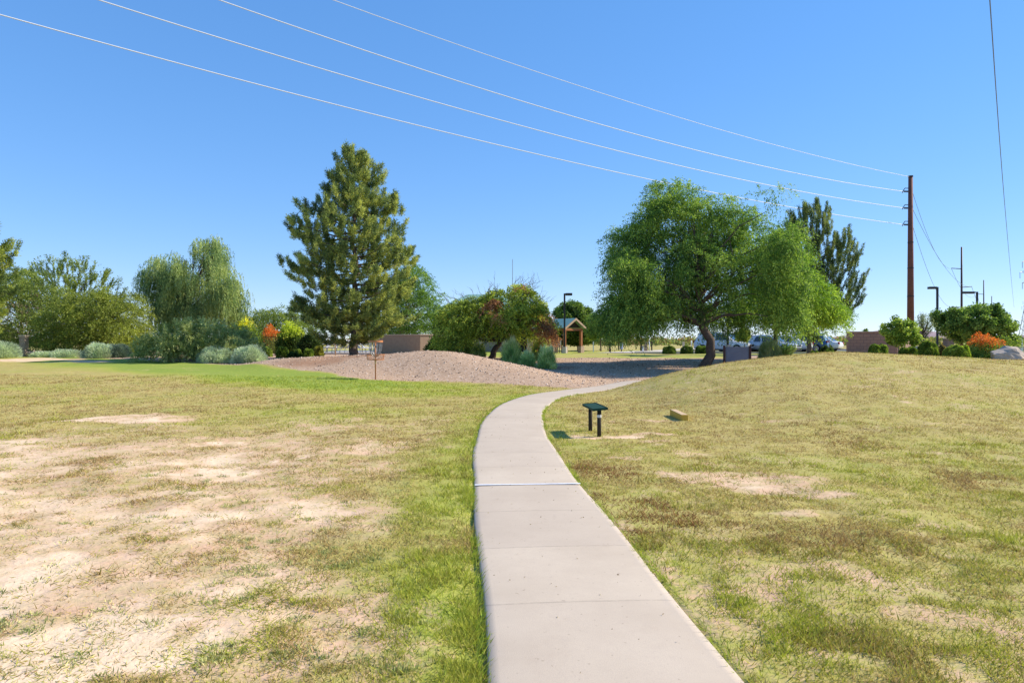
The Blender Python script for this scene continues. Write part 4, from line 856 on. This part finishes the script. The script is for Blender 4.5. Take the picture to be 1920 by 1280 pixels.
mb.prism([(xl,.55),(0,0),(2.6,2.9),(2.45,3.05),(-.05,.23),(xl,.78)], -.3, zt, 'z'); mb.build('wall_panel', SF, b)
MB().prism([(xl-.03,.51),(.01,-.05),(2.68,2.93),(2.45,3.12),(-.06,.28),(xl-.03,.82)], zt, zt+.05, 'z').build('coping', M['stucco'], b)
# brick pier and red low gate right of the lamp
q = on(1778.5, 48); b = empty('brick_pier', q, 0, 'square brown brick pier right of the tall lamp post', 'pillar')
MB().box(-.24, -.24, -.2, .24, .24, 1.05).build('shaft', SF, b); MB().box(-.29, -.29, 1.05, .29, .29, 1.13).build('cap', M['stucco'], b, bevel=.01)
q = on(1798, 52); b = tag(MB().box(-.45, -.08, .5, .9, .08, .68).box(-.4, -.06, -.1, -.28, .06, .5).box(.7, -.06, -.1, .82, .06, .5).build('barrier', M['redtile'], None, q), 'low red barrier rail behind the orange flowers', 'barrier')

# ---- parking lot and roads
zl = .668
def sheet(name, pts, z, m): o = MB().poly([(x, y, z) for x, y in pts]).build(name, m); return tag(o, kind='structure')
G2 = lambda px, py, z=.66: ((px-960)/F*((EYE-z)*F/(py-640)), (EYE-z)*F/(py-640))
lot = [(9.6,53.0),(42,53.0),(42,100),(30,100),(24.5,83),(12.3,58.5)]
sheet('parking_lot', lot, zl+.006, M['asphalt'])
sheet('pavement', [(6.8,56),(9.6,55.6),(12.3,58.9),(24.5,83.4),(30,101),(34,118),(30,118),(24,96),(19,80),(9,60.6)], zl+.012, M['concrete'])
k_ = MB(); k_.box(9.5, 52.78, .5, 42, 52.93, zl+.13); tag(k_.build('kerb', M['concrete']), kind='structure')
for i, x in enumerate(np.arange(14.5, 30, 2.9)): sheet('painted_line', [(x, 53.4), (x+.1, 53.4), (x+.1+1.2, 58.6), (x+1.2, 58.6)], zl+.012, M['white'])
sheet('road', [(27,38.2),(70,38.2),(140,52.4),(27,52.4)], zl+.008, M['asphalt'])
sheet('painted_line', [(26.2*.9+2,45),(27.2,45),(27.6,45.9),(26.1,45.9)], zl+.016, M['white']) if False else None
sheet('far_road', [(30,118),(34,118),(400,124),(400,132),(30,126)], zl+.01, M['asphalt'])
# low far wall along the road
q = Vector((36, 66, .66)); tag(MB().box(0, 0, -.1, 60, .2, .5).build('road_wall', M['stucco2'], None, q), 'long low pale wall along the far side of the road', 'wall')

# bollards and small posts out on the field
def stick(name, label, cat, px, d, py0, wpx, m, grp=None, round_=False):
    q = on(px, d); h = zat(py0, d)-q.z; r_ = wpx/2/F*d
    mb = MB().tube([(0,0,-.1),(0,0,h)], r_, 10) if round_ else MB().box(-r_, -r_, -.1, r_, r_, h)
    return tag(mb.build(name, M[m], None, q, smooth=round_, bevel=0 if round_ else r_*.15), label, cat, grp)
stick('marker_post', 'slim white post just right of the teal shelter', 'post', 1112.5, 60, 640, 2, 'white')
stick('bollard', 'dark brown bollard between two young trees right of the shelter', 'bollard', 1143.5, 60, 640, 3, 'brownpost')
q = on(1165, 62); b = empty('information_sign', q, 0, 'pale two-panel sign on a dark post beyond the basin', 'sign'); MB().box(-.04, -.04, -.1, .04, .04, .8).build('post', M['dark_metal'], b)
MB().box(-.16, -.07, .25, -.01, -.045, .85).build('panel', M['slab'], b); MB().box(.015, -.07, .25, .16, -.045, .85).build('panel', M['sling'], b)
stick('bollard', 'short brown bollard left of the white utility box', 'bollard', 1202, 66, 643, 3, 'brownpost')
stick('utility_box', 'small white utility box between bollard and tan pillar', 'utility box', 1205.5, 64, 648, 3, 'white')
stick('gate_pillar', 'tan pillar beside the white pole, across the basin', 'pillar', 1211, 66, 641, 5.5, 'stucco')
stick('marker_post', 'white pole beside the tan pillar across the basin', 'post', 1217.5, 66, 634, 2, 'white', round_=True)
stick('bollard', 'dark bollard right of the white pole', 'bollard', 1222, 70, 640, 2.2, 'brownpost')
stick('gate_pillar', 'distant tan pillar above the leftmost kerb bush', 'pillar', 1281.5, 105, 640.5, 3.6, 'stucco2')
stick('marker_post', 'distant white pole above the middle kerb bush', 'post', 1296.5, 110, 638, 2, 'white', round_=True)
stick('marker_post', 'white post near the right edge above the boulder', 'post', 1916, 60, 632, 2.5, 'white')

# ------------------------------------------------------------ cars
def paint(name, c, metal=.0): return mat(name, c, tuple(x*.96 for x in c), 3, .28, metal, coat=.6, spec=.5)
PAINTS = dict(white=paint('white_car_paint', (.75,.76,.78)), silver=paint('silver_car_paint', (.5,.52,.56), .3), blue=paint('blue_car_paint', (.015,.09,.22)), maroon=paint('maroon_car_paint', (.22,.015,.04)), dark=paint('dark_car_paint', (.03,.03,.04)))
def car(label, x, y, rz, paintm, suv=True, cat=None):
    z = zl+.01; b = empty('parked_car', (x, y, z), rz, label, cat or ('suv' if suv else 'car'), 'cars in the parking lot')
    L, Wd = (4.6, .92) if suv else (4.7, .90); hb = 1.02 if suv else .90; hr = 1.66 if suv else 1.43
    # stations along x (front = +x): x, half width, bottom, belt height
    st = [(-2.30,.66,.48,.72),(-2.24,.80,.34,hb-.05),(-1.9,.89,.26,hb+.02),(-1.0,.92,.22,hb+.02),(0,.92,.22,hb),(.75,.92,.22,hb-.02),(1.2,.91,.22,hb-.05),(1.85,.86,.26,hb-.16),(2.2,.76,.32,hb-.30),(2.32,.60,.42,hb-.42)]
    V = []; n = 10
    for sx, w_, z0, z1 in st:
        V += [(sx, s*w_*k, z0+(z1-z0)*t) for s, k, t in ((-1,.86,0),(-1,.98,.18),(-1,1,.55),(-1,.95,.9),(-1,.80,1),(1,.80,1),(1,.95,.9),(1,1,.55),(1,.98,.18),(1,.86,0))]
    mb = MB(); mb.v = V; ns = len(st)
    for i in range(ns-1):
        for k in range(n): mb.f.append((i*n+k, i*n+(k+1) % n, (i+1)*n+(k+1) % n, (i+1)*n+k))
    mb.f += [tuple(range(n)), tuple((ns-1)*n+k for k in range(n))]
    xr = -2.15 if suv else -1.85
    cab = [(xr, hb-.05, .80), (xr+.35 if suv else xr+.75, hr-.06, .66), (-.4, hr, .68), (.25, hr-.03, .67), (1.15, hb-.06, .78)]   # roof line stations
    o = len(mb.v)
    for sx, zz_, hw_ in cab: mb.v += [(sx, -.80, hb-.08), (sx, -hw_, zz_), (sx, -hw_*.8, zz_+.03), (sx, hw_*.8, zz_+.03), (sx, hw_, zz_), (sx, .80, hb-.08)]
    for i in range(4):
        for k in range(5): mb.f.append((o+i*6+k, o+i*6+k+1, o+(i+1)*6+k+1, o+(i+1)*6+k))
    mb.build('body', paintm, b, smooth=False)
    def lerp(a, c, t): return tuple(a[i]+(c[i]-a[i])*t for i in range(3))
    # side windows
    for s in (-1, 1):
        for (xa_, xb_) in ((xr+.55 if suv else xr+.75, -.5), (-.42, .62)):
            def P(x_, t): # point on cabin side at x, height fraction
                zt_ = np.interp(x_, [c[0] for c in cab], [c[1] for c in cab]); yt = np.interp(x_, [c[0] for c in cab], [c[2] for c in cab]); z0 = hb+.0
                zz_ = z0+(zt_-.05-z0)*t; f = (zz_-(hb-.08))/(zt_-(hb-.08)); return (x_, s*(.80+(yt-.80)*f+.012), zz_)
            mb = MB(); mb.poly([P(xa_+.05, .03), P(xb_, .03), P(xb_-(.22 if xb_ > 0 else .03), .97), P(xa_+(.25 if xa_ < -1 else .05), .97)]); mb.build('side_window', M['glass'], b)
    def quad(a, c, hwa, hwc, t0, t1, off, nm, m_):
        A = np.array([a[0], a[1]]); B = np.array([c[0], c[1]]); nrm = np.array([-(B-A)[1], (B-A)[0]]); nrm = nrm/np.linalg.norm(nrm)*off
        p0 = A+(B-A)*t0+nrm; p1 = A+(B-A)*t1+nrm; MB().poly([(p0[0], -hwa, p0[1]), (p0[0], hwa, p0[1]), (p1[0], hwc, p1[1]), (p1[0], -hwc, p1[1])]).build(nm, m_, b)
    quad((cab[4][0], cab[4][1]+.03), (cab[3][0], cab[3][1]+.03), .66, .53, .04, .94, -.015, 'windshield', M['glass'])
    quad((cab[0][0], cab[0][1]+.03), (cab[1][0], cab[1][1]+.03), .62, .52, .12, .92, .015, 'rear_window', M['glass'])
    for sx in (-1.42, 1.42):
        for s in (-1, 1):
            wh = MB().tube([(sx, s*.71, .34), (sx, s*.935, .34)], .345, 22).build('wheel', M['tyre'], b, smooth=False)
            MB().tube([(sx, s*.90, .34), (sx, s*.942, .34)], .22, 16).build('rim', M['rim'], wh)
    for s in (-1, 1):
        MB().box(1.98, s*.60-.16, hb-.36, 2.30, s*.60+.16, hb-.22).build('headlight', M['lens'], b, bevel=.03)
        MB().box(-2.31, s*.66-.13, hb-.22, -2.18, s*.66+.13, hb-.02).build('tail_light', M['tail'], b, bevel=.02)
        MB().box(.72, s*.98-.09, hb+.0, .90, s*.98+.09, hb+.15).build('mirror', paintm, b, bevel=.03)
    MB().box(2.24, -.42, .5, 2.345, .42, .70 if suv else .62).build('grille', M['bumper'], b, bevel=.02)
    MB().box(-2.2, -.935, .20, 2.2, .935, .27).build('sill', M['bumper'], b)
    return b
u = 1/F
car('white suv parked left of the grey slab, behind the leaning trunk', (1358-960)*u*56, 56.2, R(-38), PAINTS['white'])
car('dark suv with roof rack parked just behind the white suv', (1392-960)*u*61, 61.5, R(-38), PAINTS['dark'])
car('maroon car behind the small shrub and grey slab', (1420-960)*u*60, 59.0, R(-38), PAINTS['maroon'], False)
car('silver sedan right of the grey slab, partly behind the silvery grass', (1446-960)*u*55, 55.3, R(-40), PAINTS['silver'], False)
car('white sedan left of the blue suv, tail toward the mound', (1478-960)*u*57, 58.2, R(140), PAINTS['white'], False)
car('blue suv beside the pine trunk', (1508-960)*u*58, 59.0, R(150), PAINTS['blue'])
car('white sedan right of the pine trunk, end of the parked row', (1527-960)*u*62, 62.0, R(140), PAINTS['white'], False)
tree('young_tree', 'small shrubby tree standing in front of the maroon car', 'tree', 50, 1396, [(1382,640),(1380,625),(1388,616),(1400,613),(1408,622),(1408,634),(1400,642)], 'broad', [(.08,.1,.02),(.18,.22,.04),(.3,.33,.08)], 40, 80, .12, .07, .22, 'bark', .03, limbs=10, fork=.7)

# ------------------------------------------------------------ transmission line
def big_pole(px, d, pytop, r0, r1, m, label, arms, grp=None):
    q = on(px, d); h = zat(pytop, d)-q.z; b = empty('transmission_pole', q, 0, label, 'utility pole', grp)
    MB().tube([(0,0,-.5),(0,0,h*.5),(0,0,h)], [r0, (r0+r1)/2, r1], 16).build('pole', M[m], b, smooth=True); return b, q, h
D1 = 85.; u = D1/F
b, q1, h1 = big_pole(1709, D1, 332, .43, .25, 'steel_rust', 'tall rust-coloured steel pole where the white cables end, right of the pine', None)
b.location.x = q1.x = (1702-960)*u+.35
MB().tube([(0,0,h1),(0,0,h1+.15)], .3, 12).build('cap', M['dark_metal'], b)
att = []
for i, py in enumerate((357, 388, 419)):
    z = zat(py, D1)-q1.z; mb = MB()
    mb.tube([(-.2,0,z+.25),(-.75,-.1,z+.25),(-1.0,-.2,z-.05),(-1.15,-.2,z-.35)], .05, 6); mb.build('jumper_loop', M['insul'], b, smooth=True)
    mb = MB(); mb.tube([(0,0,z-.15),(-1.0,-.3,z-.20)], .06, 8); [mb.tube([(-.3-.12*k,-.09-.036*k,z-.165-.006*k),(-.34-.12*k,-.1-.036*k,z-.167-.006*k)], .11, 8) for k in range(6)]; mb.build('insulator', M['insul'], b)
    att.append((q1.x-1.0, D1-.3, q1.z+z-.2))
MB().box(-.9, -.5, 1.3, -.35, .1, 2.9).build('equipment_box', M['steel_grey'], b, bevel=.02)
att.append((q1.x, D1, q1.z+h1))
for z_ in (3, 6.5, 10, 13.2): MB().tube([(0,0,z_),(0,0,z_+.10)], .43-.0088*z_+.03, 16).build('joint_band', M['dark_metal'], b)
K = 1.6
def cable(name, label, pts, r_, m, grp, n=70, order=2):
    """cable through three points of one vertical plane (parabola)"""
    p0, p1, p2 = [Vector(p) for p in pts]; dh = Vector((p2.x-p0.x, p2.y-p0.y)); Lh = dh.length; dh /= Lh
    s = [0, (Vector((p1.x-p0.x, p1.y-p0.y))).dot(dh), Lh]; co = np.polyfit(s, [p0.z, p1.z, p2.z], 2)
    ext = 1.18 if grp.startswith('white') else 1.0
    P = [(p0.x+dh.x*t, p0.y+dh.y*t, float(np.polyval(co, t))) for t in np.linspace(0, Lh*ext, n)]
    o = MB().tube(P, r_, 6).build(name, M[m], None, smooth=True); return tag(o, label, 'power cable', grp)
def wp(px, py, a):                          # meet the vertical plane through the pole: X = ax - K (ay - Y)
    k = (px-960)/F; Y = (a[0]-K*a[1])/(k-K); return (k*Y, Y, zat(py, Y))
labs = ['second highest white cable', 'third highest white cable', 'lowest white cable, passing behind the big mesquite top', 'highest white cable, ending at the very top of the rust pole']
smp = [[(873,157),(430,7)], [(873,207.5),(200,5)], [(853,252.5),(4,29)], [(1100,166),(640,6)]]
for a, lb, s in zip(att, labs, smp): cable('power_cable', lb, [a, wp(*s[0], a), wp(*s[1], a)], .033 if 'highest white cable, ending' not in lb else .024, 'wire', 'white cables crossing the sky')
polesd = [(1803, 148, 463, .26, .16), (1844.5, 228, 525, .25, .15), (1859.5, 309, 555, .25, .16), (1870.5, 364, 568, .25, .17), (1876, 430, 579, .25, .18), (1886, 640, 600, .25, .2), (1892, 800, 606, .3, .25)]
lb2 = ['nearest of the dark single poles receding behind the rounded tree', 'second dark pole of the receding line, right of a lamp post', 'third dark pole of the receding line', 'fourth dark pole of the receding line', 'fifth dark pole of the receding line', 'sixth dark pole, tiny above the right side of the rounded tree', 'last and tiniest dark pole of the receding line']
prev = None; ends = []
for (px, d, py, r0, r1), lb in zip(polesd, lb2):
    b, q, h = big_pole(px, d, py, r0, r1, 'brownpost', lb, None, 'receding line of poles'); ends_ = []
    for k, (dz, s) in enumerate(((1.7*4, -1), (1.7*8, 1), (1.7*12.2, -1))):
        z = h-(5.0, 9.2, 13.8)[k]*.95/1; mb = MB(); mb.tube([(0,0,z),(s*2.2*(1 if s < 0 else 1.0),0,z+.15)], .09, 6); mb.build('arm', M['brownpost'], b)
        ends_.append((q.x+s*2.2, q.y, q.z+z+.1))
    ends.append(ends_)
def sagc(label, a, c, sag, r_=.03, grp='thin dark cables between the poles'):
    a = Vector(a); c = Vector(c); m_ = (a+c)/2-Vector((0,0,sag)); n = 30
    P = [a*(1-t)*(1-2*t)+m_*4*t*(1-t)+c*t*(2*t-1) for t in np.linspace(0, 1, n)]
    tag(MB().tube([tuple(p) for p in P], r_, 5).build('thin_cable', M['wiredark'], None, smooth=True), label, 'power cable', grp)
for k, nm in enumerate(('upper', 'middle', 'lower')):
    a = (q1.x+.3, D1+.1, att[k][2]); sagc(f'{nm} dark cable from the rust pole to the nearest dark pole', a, ends[0][k], 2.6, .025)
    sagc(f'{nm} dark cable between the two nearest dark poles', ends[0][k], ends[1][k], 3.2, .035)
    sagc(f'{nm} dark cable between the second and third dark poles', ends[1][k], ends[2][k], 3.2, .035)
P = []
ys = np.geomspace(52, 500, 60); zz_ = np.interp(ys, [52, 57, 98, 173, 300, 500], [31.2, 30.1, 27.2, 26.2, 25.6, 26.8])
zz_ = np.convolve(np.pad(zz_, 6, mode='edge'), np.ones(13)/13, 'valid')
tag(MB().tube([(-2.3+.74*y, y, z) for y, z in zip(ys, zz_)], .05, 5).build('thin_cable', M['wiredark'], None), 'single steep dark cable dropping down the right side of the sky', 'power cable')
# lattice pylons at the right edge
def pylon(label, x, y, h):
    b = empty('lattice_pylon', (x, y, .6), R(20), label, 'pylon', 'lattice pylons at the right edge'); mb = MB(); r_ = .12
    def hw(z): return np.interp(z, [0, h*.65, h], [h*.11, h*.035, h*.02])
    zs = np.linspace(0, h, 12)
    for i in range(11):
        a, c = hw(zs[i]), hw(zs[i+1])
        for sx, sy in ((1,1),(1,-1),(-1,1),(-1,-1)): mb.tube([(sx*a,sy*a,zs[i]),(sx*c,sy*c,zs[i+1])], r_, 4)
        for s in (1, -1):
            mb.tube([(-a,s*a,zs[i]),(c,s*c,zs[i+1])], r_*.5, 4); mb.tube([(s*a,-a,zs[i]),(s*c,c,zs[i+1])], r_*.5, 4); mb.tube([(a,s*a,zs[i]),(-c,s*c,zs[i+1])], r_*.5, 4)
    mb.build('tower', M['steel_grey'], b)
    for k, z in enumerate((h*.70, h*.82, h*.94)):
        a = h*.19 if k != 1 else h*.23; mb = MB()
        for s in (-1, 1):
            mb.tube([(0,0,z),(s*a,0,z)], r_*.9, 4); mb.tube([(0,0,z+h*.055),(s*a,0,z)], r_*.7, 4); mb.tube([(s*a,0,z),(s*a,0,z-h*.07)], r_*.8, 4)
        mb.build('crossarm', M['steel_grey'], b)
pylon('nearest lattice pylon, only an arm reaching in at the right edge', (1938-960)/F*260, 260, 33)
pylon('second lattice pylon behind the nearest one at the right edge', (1929-960)/F*480, 480, 31)
pylon('faint farthest lattice pylon low at the right edge', (1922-960)/F*800, 800, 32)

# ------------------------------------------------------------ distance: hills and desert scrub
hx = np.linspace(-1200, 5200, 120); y0 = 3800.
hh = 6+58*np.exp(-((hx-2430)/330)**2)+30*np.exp(-((hx-3100)/500)**2)+14*vnoise(hx, hx*0, 300, 8, 3)
mb = MB(); n = len(hx)
for j, (f, dy) in enumerate(((0,0),(.55,220),(1,520),(.6,900),(0,1400))): mb.v += [(float(a), y0+dy, float(.5+c*f)) for a, c in zip(hx, hh)]
for j in range(4): mb.f += [(j*n+i, j*n+i+1, (j+1)*n+i+1, (j+1)*n+i) for i in range(n-1)]
tag(mb.build('hills', M['hill'], smooth=True), kind='structure')
ns = 900; sy = rng.uniform(150, 330, ns); sxp = rng.uniform(1000, 2150, ns); sx = (sxp-960)/F*sy
extra = 260; sy[:extra] = rng.uniform(150, 260, extra); sx[:extra] = (rng.uniform(-100, 1000, extra)-960)/F*sy[:extra]
rr = rng.uniform(1.0, 2.4, ns); m_ = 60; c = np.repeat(np.stack([sx, sy, .66+rr*.5], 1), m_, 0); r3 = np.repeat(rr, m_)[:,None]
P = c+rnd_dir(ns*m_)*(rng.random(ns*m_)**.4)[:,None]*r3*np.array([1.5,1.5,.62]); tt = np.repeat(rng.random(ns), m_)
col = colmix([(.17,.10,.05),(.16,.14,.05),(.10,.14,.04),(.18,.2,.07)], None, len(P), tt)
tag(leaf_mesh('desert_scrub', P, rnd_dir(len(P)), .75, .5, col, LEAF), 'low band of green and rust desert scrub along the horizon', 'desert scrub', kind='stuff')
nn = 40
for i, (px, d, h_) in enumerate([(1623, 240, 21)]):
    tree('pine_tree', 'tiny distant conifer poking above the block enclosure', 'tree', 150, 1623, [(1619,640),(1619,624),(1621,616),(1623,610),(1625,616),(1628,624),(1628,640)], 'broad', GRN, 40, 60, .35, .15, .35, 'bark', .1, limbs=4, fork=.8)

# ------------------------------------------------------------ grass blades (near lawn)
def stones():
    n = 15000; x = rng.uniform(-14, 10, n); y = rng.uniform(23.5, 42, n); g = cover(x, y)[0]; k = (g > .5); x, y = x[k], y[k]; n = len(x)
    r = .010+.022*rng.random(n)**2.2; c = np.stack([x, y, H(x, y)+r*.3], 1)
    o = np.array([(1,0,0),(0,1,0),(-1,0,0),(0,-1,0),(0,0,1),(0,0,-.6)]); v = c[:,None]+o[None]*(r[:,None,None]*rng.uniform(.6, 1.5, (n,1,3)))
    f = np.array([(0,1,4),(1,2,4),(2,3,4),(3,0,4),(1,0,5),(2,1,5),(3,2,5),(0,3,5)]); F_ = (np.arange(n)[:,None,None]*6+f[None]).reshape(-1,3)
    me = bpy.data.meshes.new('loose_stones'); me.vertices.add(n*6); me.vertices.foreach_set('co', v.ravel().astype(np.float32)); fill(me, F_)
    a = me.attributes.new('Col', 'FLOAT_COLOR', 'POINT'); col = colmix([(.12,.09,.07),(.36,.25,.18),(.55,.42,.33),(.7,.6,.5)], None, n)
    a.data.foreach_set('color', np.repeat(np.concatenate([np.clip(col,0,1), np.ones((n,1))], 1), 6, 0).ravel().astype(np.float32))
    m, t, b = new_mat('loose_stone'); at3 = N(t, 'ShaderNodeAttribute', attribute_name='Col'); t.links.new(at3.outputs['Color'], b.inputs['Base Color']); b.inputs['Roughness'].default_value = .9
    tag(link_mesh('loose_stones', me, m), 'loose stones scattered over the gravel mound and basin', 'gravel', kind='stuff')
stones()
def blades():
    n = 880000
    Yb = 2.3*np.exp(rng.random(n)*math.log(26/2.3)); Xb = (rng.random(n)*2-1)*(Yb*.80+.35)
    Ye = 1.2*np.exp(rng.random(n//3)*math.log(26/1.2)); Xe = np.sign(rng.random(n//3)-.5)*(Ye*.80+.35+rng.random(n//3)*3.2); Xb = np.concatenate([Xb, Xe]); Yb = np.concatenate([Yb, Ye])
    n = len(Xb)
    g, ba, lu, pd_, _ = cover(Xb, Yb)
    tuft = vnoise(Xb, Yb, .22, 55, 2); tuft2 = vnoise(Xb, Yb, .55, 57, 2)
    dens = np.clip(1.12-ba*1.0, .11, 1)
    dens = dens*(.35+1.1*ss(.35, .6, tuft))+.30*ss(.63, .75, tuft)*ss(1.25,.6,ba)
    dens *= np.clip(.42+.75*ss(.3,.62,tuft2), 0, 1)
    keep = (rng.random(n) < dens) & (g < .5) & (np.abs(pd_) > PW+.015)
    X, Y, lu, ba, pd_ = Xb[keep], Yb[keep], lu[keep], ba[keep], pd_[keep]; n = len(X)
    Z = H(X, Y)+(vnoise(X, Y, .3, 77, 3)-.5)*.035*ss(25, 6, Y)-.03*ss(PW+.22, PW+.02, -pd_)*(pd_ < 0)*ss(8, 5, Y)-.004
    t = np.clip(lu*.75+rng.normal(size=n)*.20+(vnoise(X, Y, .5, 99, 3)-.5)*.8, 0, 1)
    pal = np.array([(.40,.27,.13),(.56,.44,.19),(.43,.38,.10),(.34,.36,.065),(.48,.48,.07),(.33,.40,.055)]); xs = np.array([0,.18,.38,.6,.8,1.])
    col = np.stack([np.interp(t, xs, pal[:,i]) for i in range(3)], 1)*(1+rng.normal(size=n)*.16)[:,None]
    bn = vnoise(X, Y, .9, 131, 4); br_ = (bn > .60) & (rng.random(n) < .35) & (lu < .8); col[br_] *= np.array([.68,.56,.58]); dk = rng.random(n) < .18; col[dk] *= .55
    px_, py_ = at(1190, 960).x, at(1190, 960).y                      # reddish dying patch beside the path
    for (qx, qy, a_, b_) in ((1185,965,.55,.75),(1130,885,.4,.5)):
        qq = at(qx, qy); rd = ((X-qq.x)/a_)**2+((Y-qq.y)/b_)**2+(vnoise(X, Y, .3, 71, 2)-.5)*1.6 < 1
        rd &= rng.random(n) < .7; col[rd] = np.array([.26,.13,.06])*(1+rng.normal(size=(rd.sum(), 1))*.25)
    D = rnd_dir(n)*np.array([1,1,.4]); D[:,2] = (np.abs(D[:,2])+.45+.3*(t > .5))*np.where(ba > .75, .35, 1)
    L = (.018+.030*rng.random(n)+.03*np.clip(bn*2-.9, 0, 1))*(1+.35*(t > .55))*(1+.012*Y); W = .0045*(.7+.6*rng.random(n))*(1+.09*Y)
    edge = (pd_ < 0) & (pd_ > -PW-.13); L[edge] *= 1.5
    o = leaf_mesh('lawn_grass', np.stack([X, Y, Z], 1), D, L, W, col, BLADE, tri=True)
    print('blades', n)
    tag(o, 'patchy green and straw lawn grass on both sides of the path', 'grass', kind='stuff')
blades()
def edge_blades():
    n = 26000; lim = np.argmax(PY > 21); k = (rng.random(n)**1.7*lim).astype(int); k = np.maximum(k, int(np.argmax(PY > 2.2))); sd = np.where(rng.random(n) < .55, -1, 1)
    ar = arcn[k]; nz = vnoise(ar*1.0, sd*5.0, .35, 83, 3); keep = rng.random(n) < np.clip((nz-.32)*2.6, .05, 1); k, sd, nz = k[keep], sd[keep], nz[keep]; n = len(k)
    off = PW+rng.random(n)*.07-.012; x = PX[k]+TY[k]*off*sd+rng.normal(size=n)*.02*TX[k]; y = PY[k]-TX[k]*off*sd+rng.normal(size=n)*.06
    z = H(x, y)-.004; D = np.stack([-TY[k]*sd*(.3+.5*rng.random(n)), TX[k]*sd*(.3+.5*rng.random(n)), .5+.5*rng.random(n)], 1)+rng.normal(size=(n,3))*.35; D[:,2] = np.abs(D[:,2])
    col = colmix([(.40,.27,.13),(.34,.34,.09),(.30,.40,.05),(.42,.46,.06)], None, n, np.clip(nz*1.2+.1*(sd < 0), 0, 1))
    tag(leaf_mesh('edge_grass', np.stack([x, y, z], 1), D, (.03+.04*rng.random(n)), .0055*(1+.05*y), col, BLADE, tri=True), 'ragged grass creeping over the concrete edges of the path', 'grass', kind='stuff')
    m = 160; k = rng.integers(int(np.argmax(PY > 2.4)), int(np.argmax(PY > 15)), m); o_ = rng.uniform(-.56, .56, m); P = np.stack([PX[k]+TY[k]*o_, PY[k]-TX[k]*o_+rng.normal(size=m)*.05, hz[k]+.024+0*o_], 1)
    D = rnd_dir(m); D[:,2] = np.abs(D[:,2])*.1
    tag(leaf_mesh('leaf_litter', P, D, .012*(.5+rng.random(m)*1.3), .008, colmix([(.06,.04,.02),(.16,.11,.05),(.3,.25,.12)], None, m), BLADE), 'tiny dry leaf bits scattered on the concrete path', 'leaf litter', kind='stuff')
edge_blades()
# bigger weeds on the bare ground
WEED = [(.14,.16,.06),(.24,.26,.10),(.40,.36,.17)]
wl = 0
for i in range(260):
    px = random.uniform(-20, 800); py = random.uniform(860, 1270); q = at(px, py)
    pdq = float(path_dist([q.x], [q.y])[0])
    if pdq > -PW-.3: continue
    n = random.randint(10, 60); s = random.uniform(.02, .11)*random.uniform(.5, 1); ex = random.uniform(.5, 1.6); a = rng.random(n)*2*math.pi; rr_ = rng.random(n)**.5*s
    P = np.stack([q.x+rr_*np.cos(a)*ex+rng.normal(size=n)*.02, q.y+rr_*np.sin(a)/ex, np.full(n, q.z-.005)], 1); D = unit(np.stack([np.cos(a)*rr_/s, np.sin(a)*rr_/s, .55+.5*rng.random(n)], 1)+rng.normal(size=(n,3))*.35)
    if wl == 0: WP, WD, WL, WC = [], [], [], []
    WP.append(P); WD.append(D); WL.append((.02+.03*rng.random(n))*(.7+s*4)); WC.append(colmix(WEED, None, n, np.full(n, random.random()))); wl += 1
tag(leaf_mesh('weeds', np.concatenate(WP), np.concatenate(WD), np.concatenate(WL), .006, np.concatenate(WC), BLADE), 'scattered grey-green weed tufts on the bare sandy ground', 'weeds', kind='stuff')
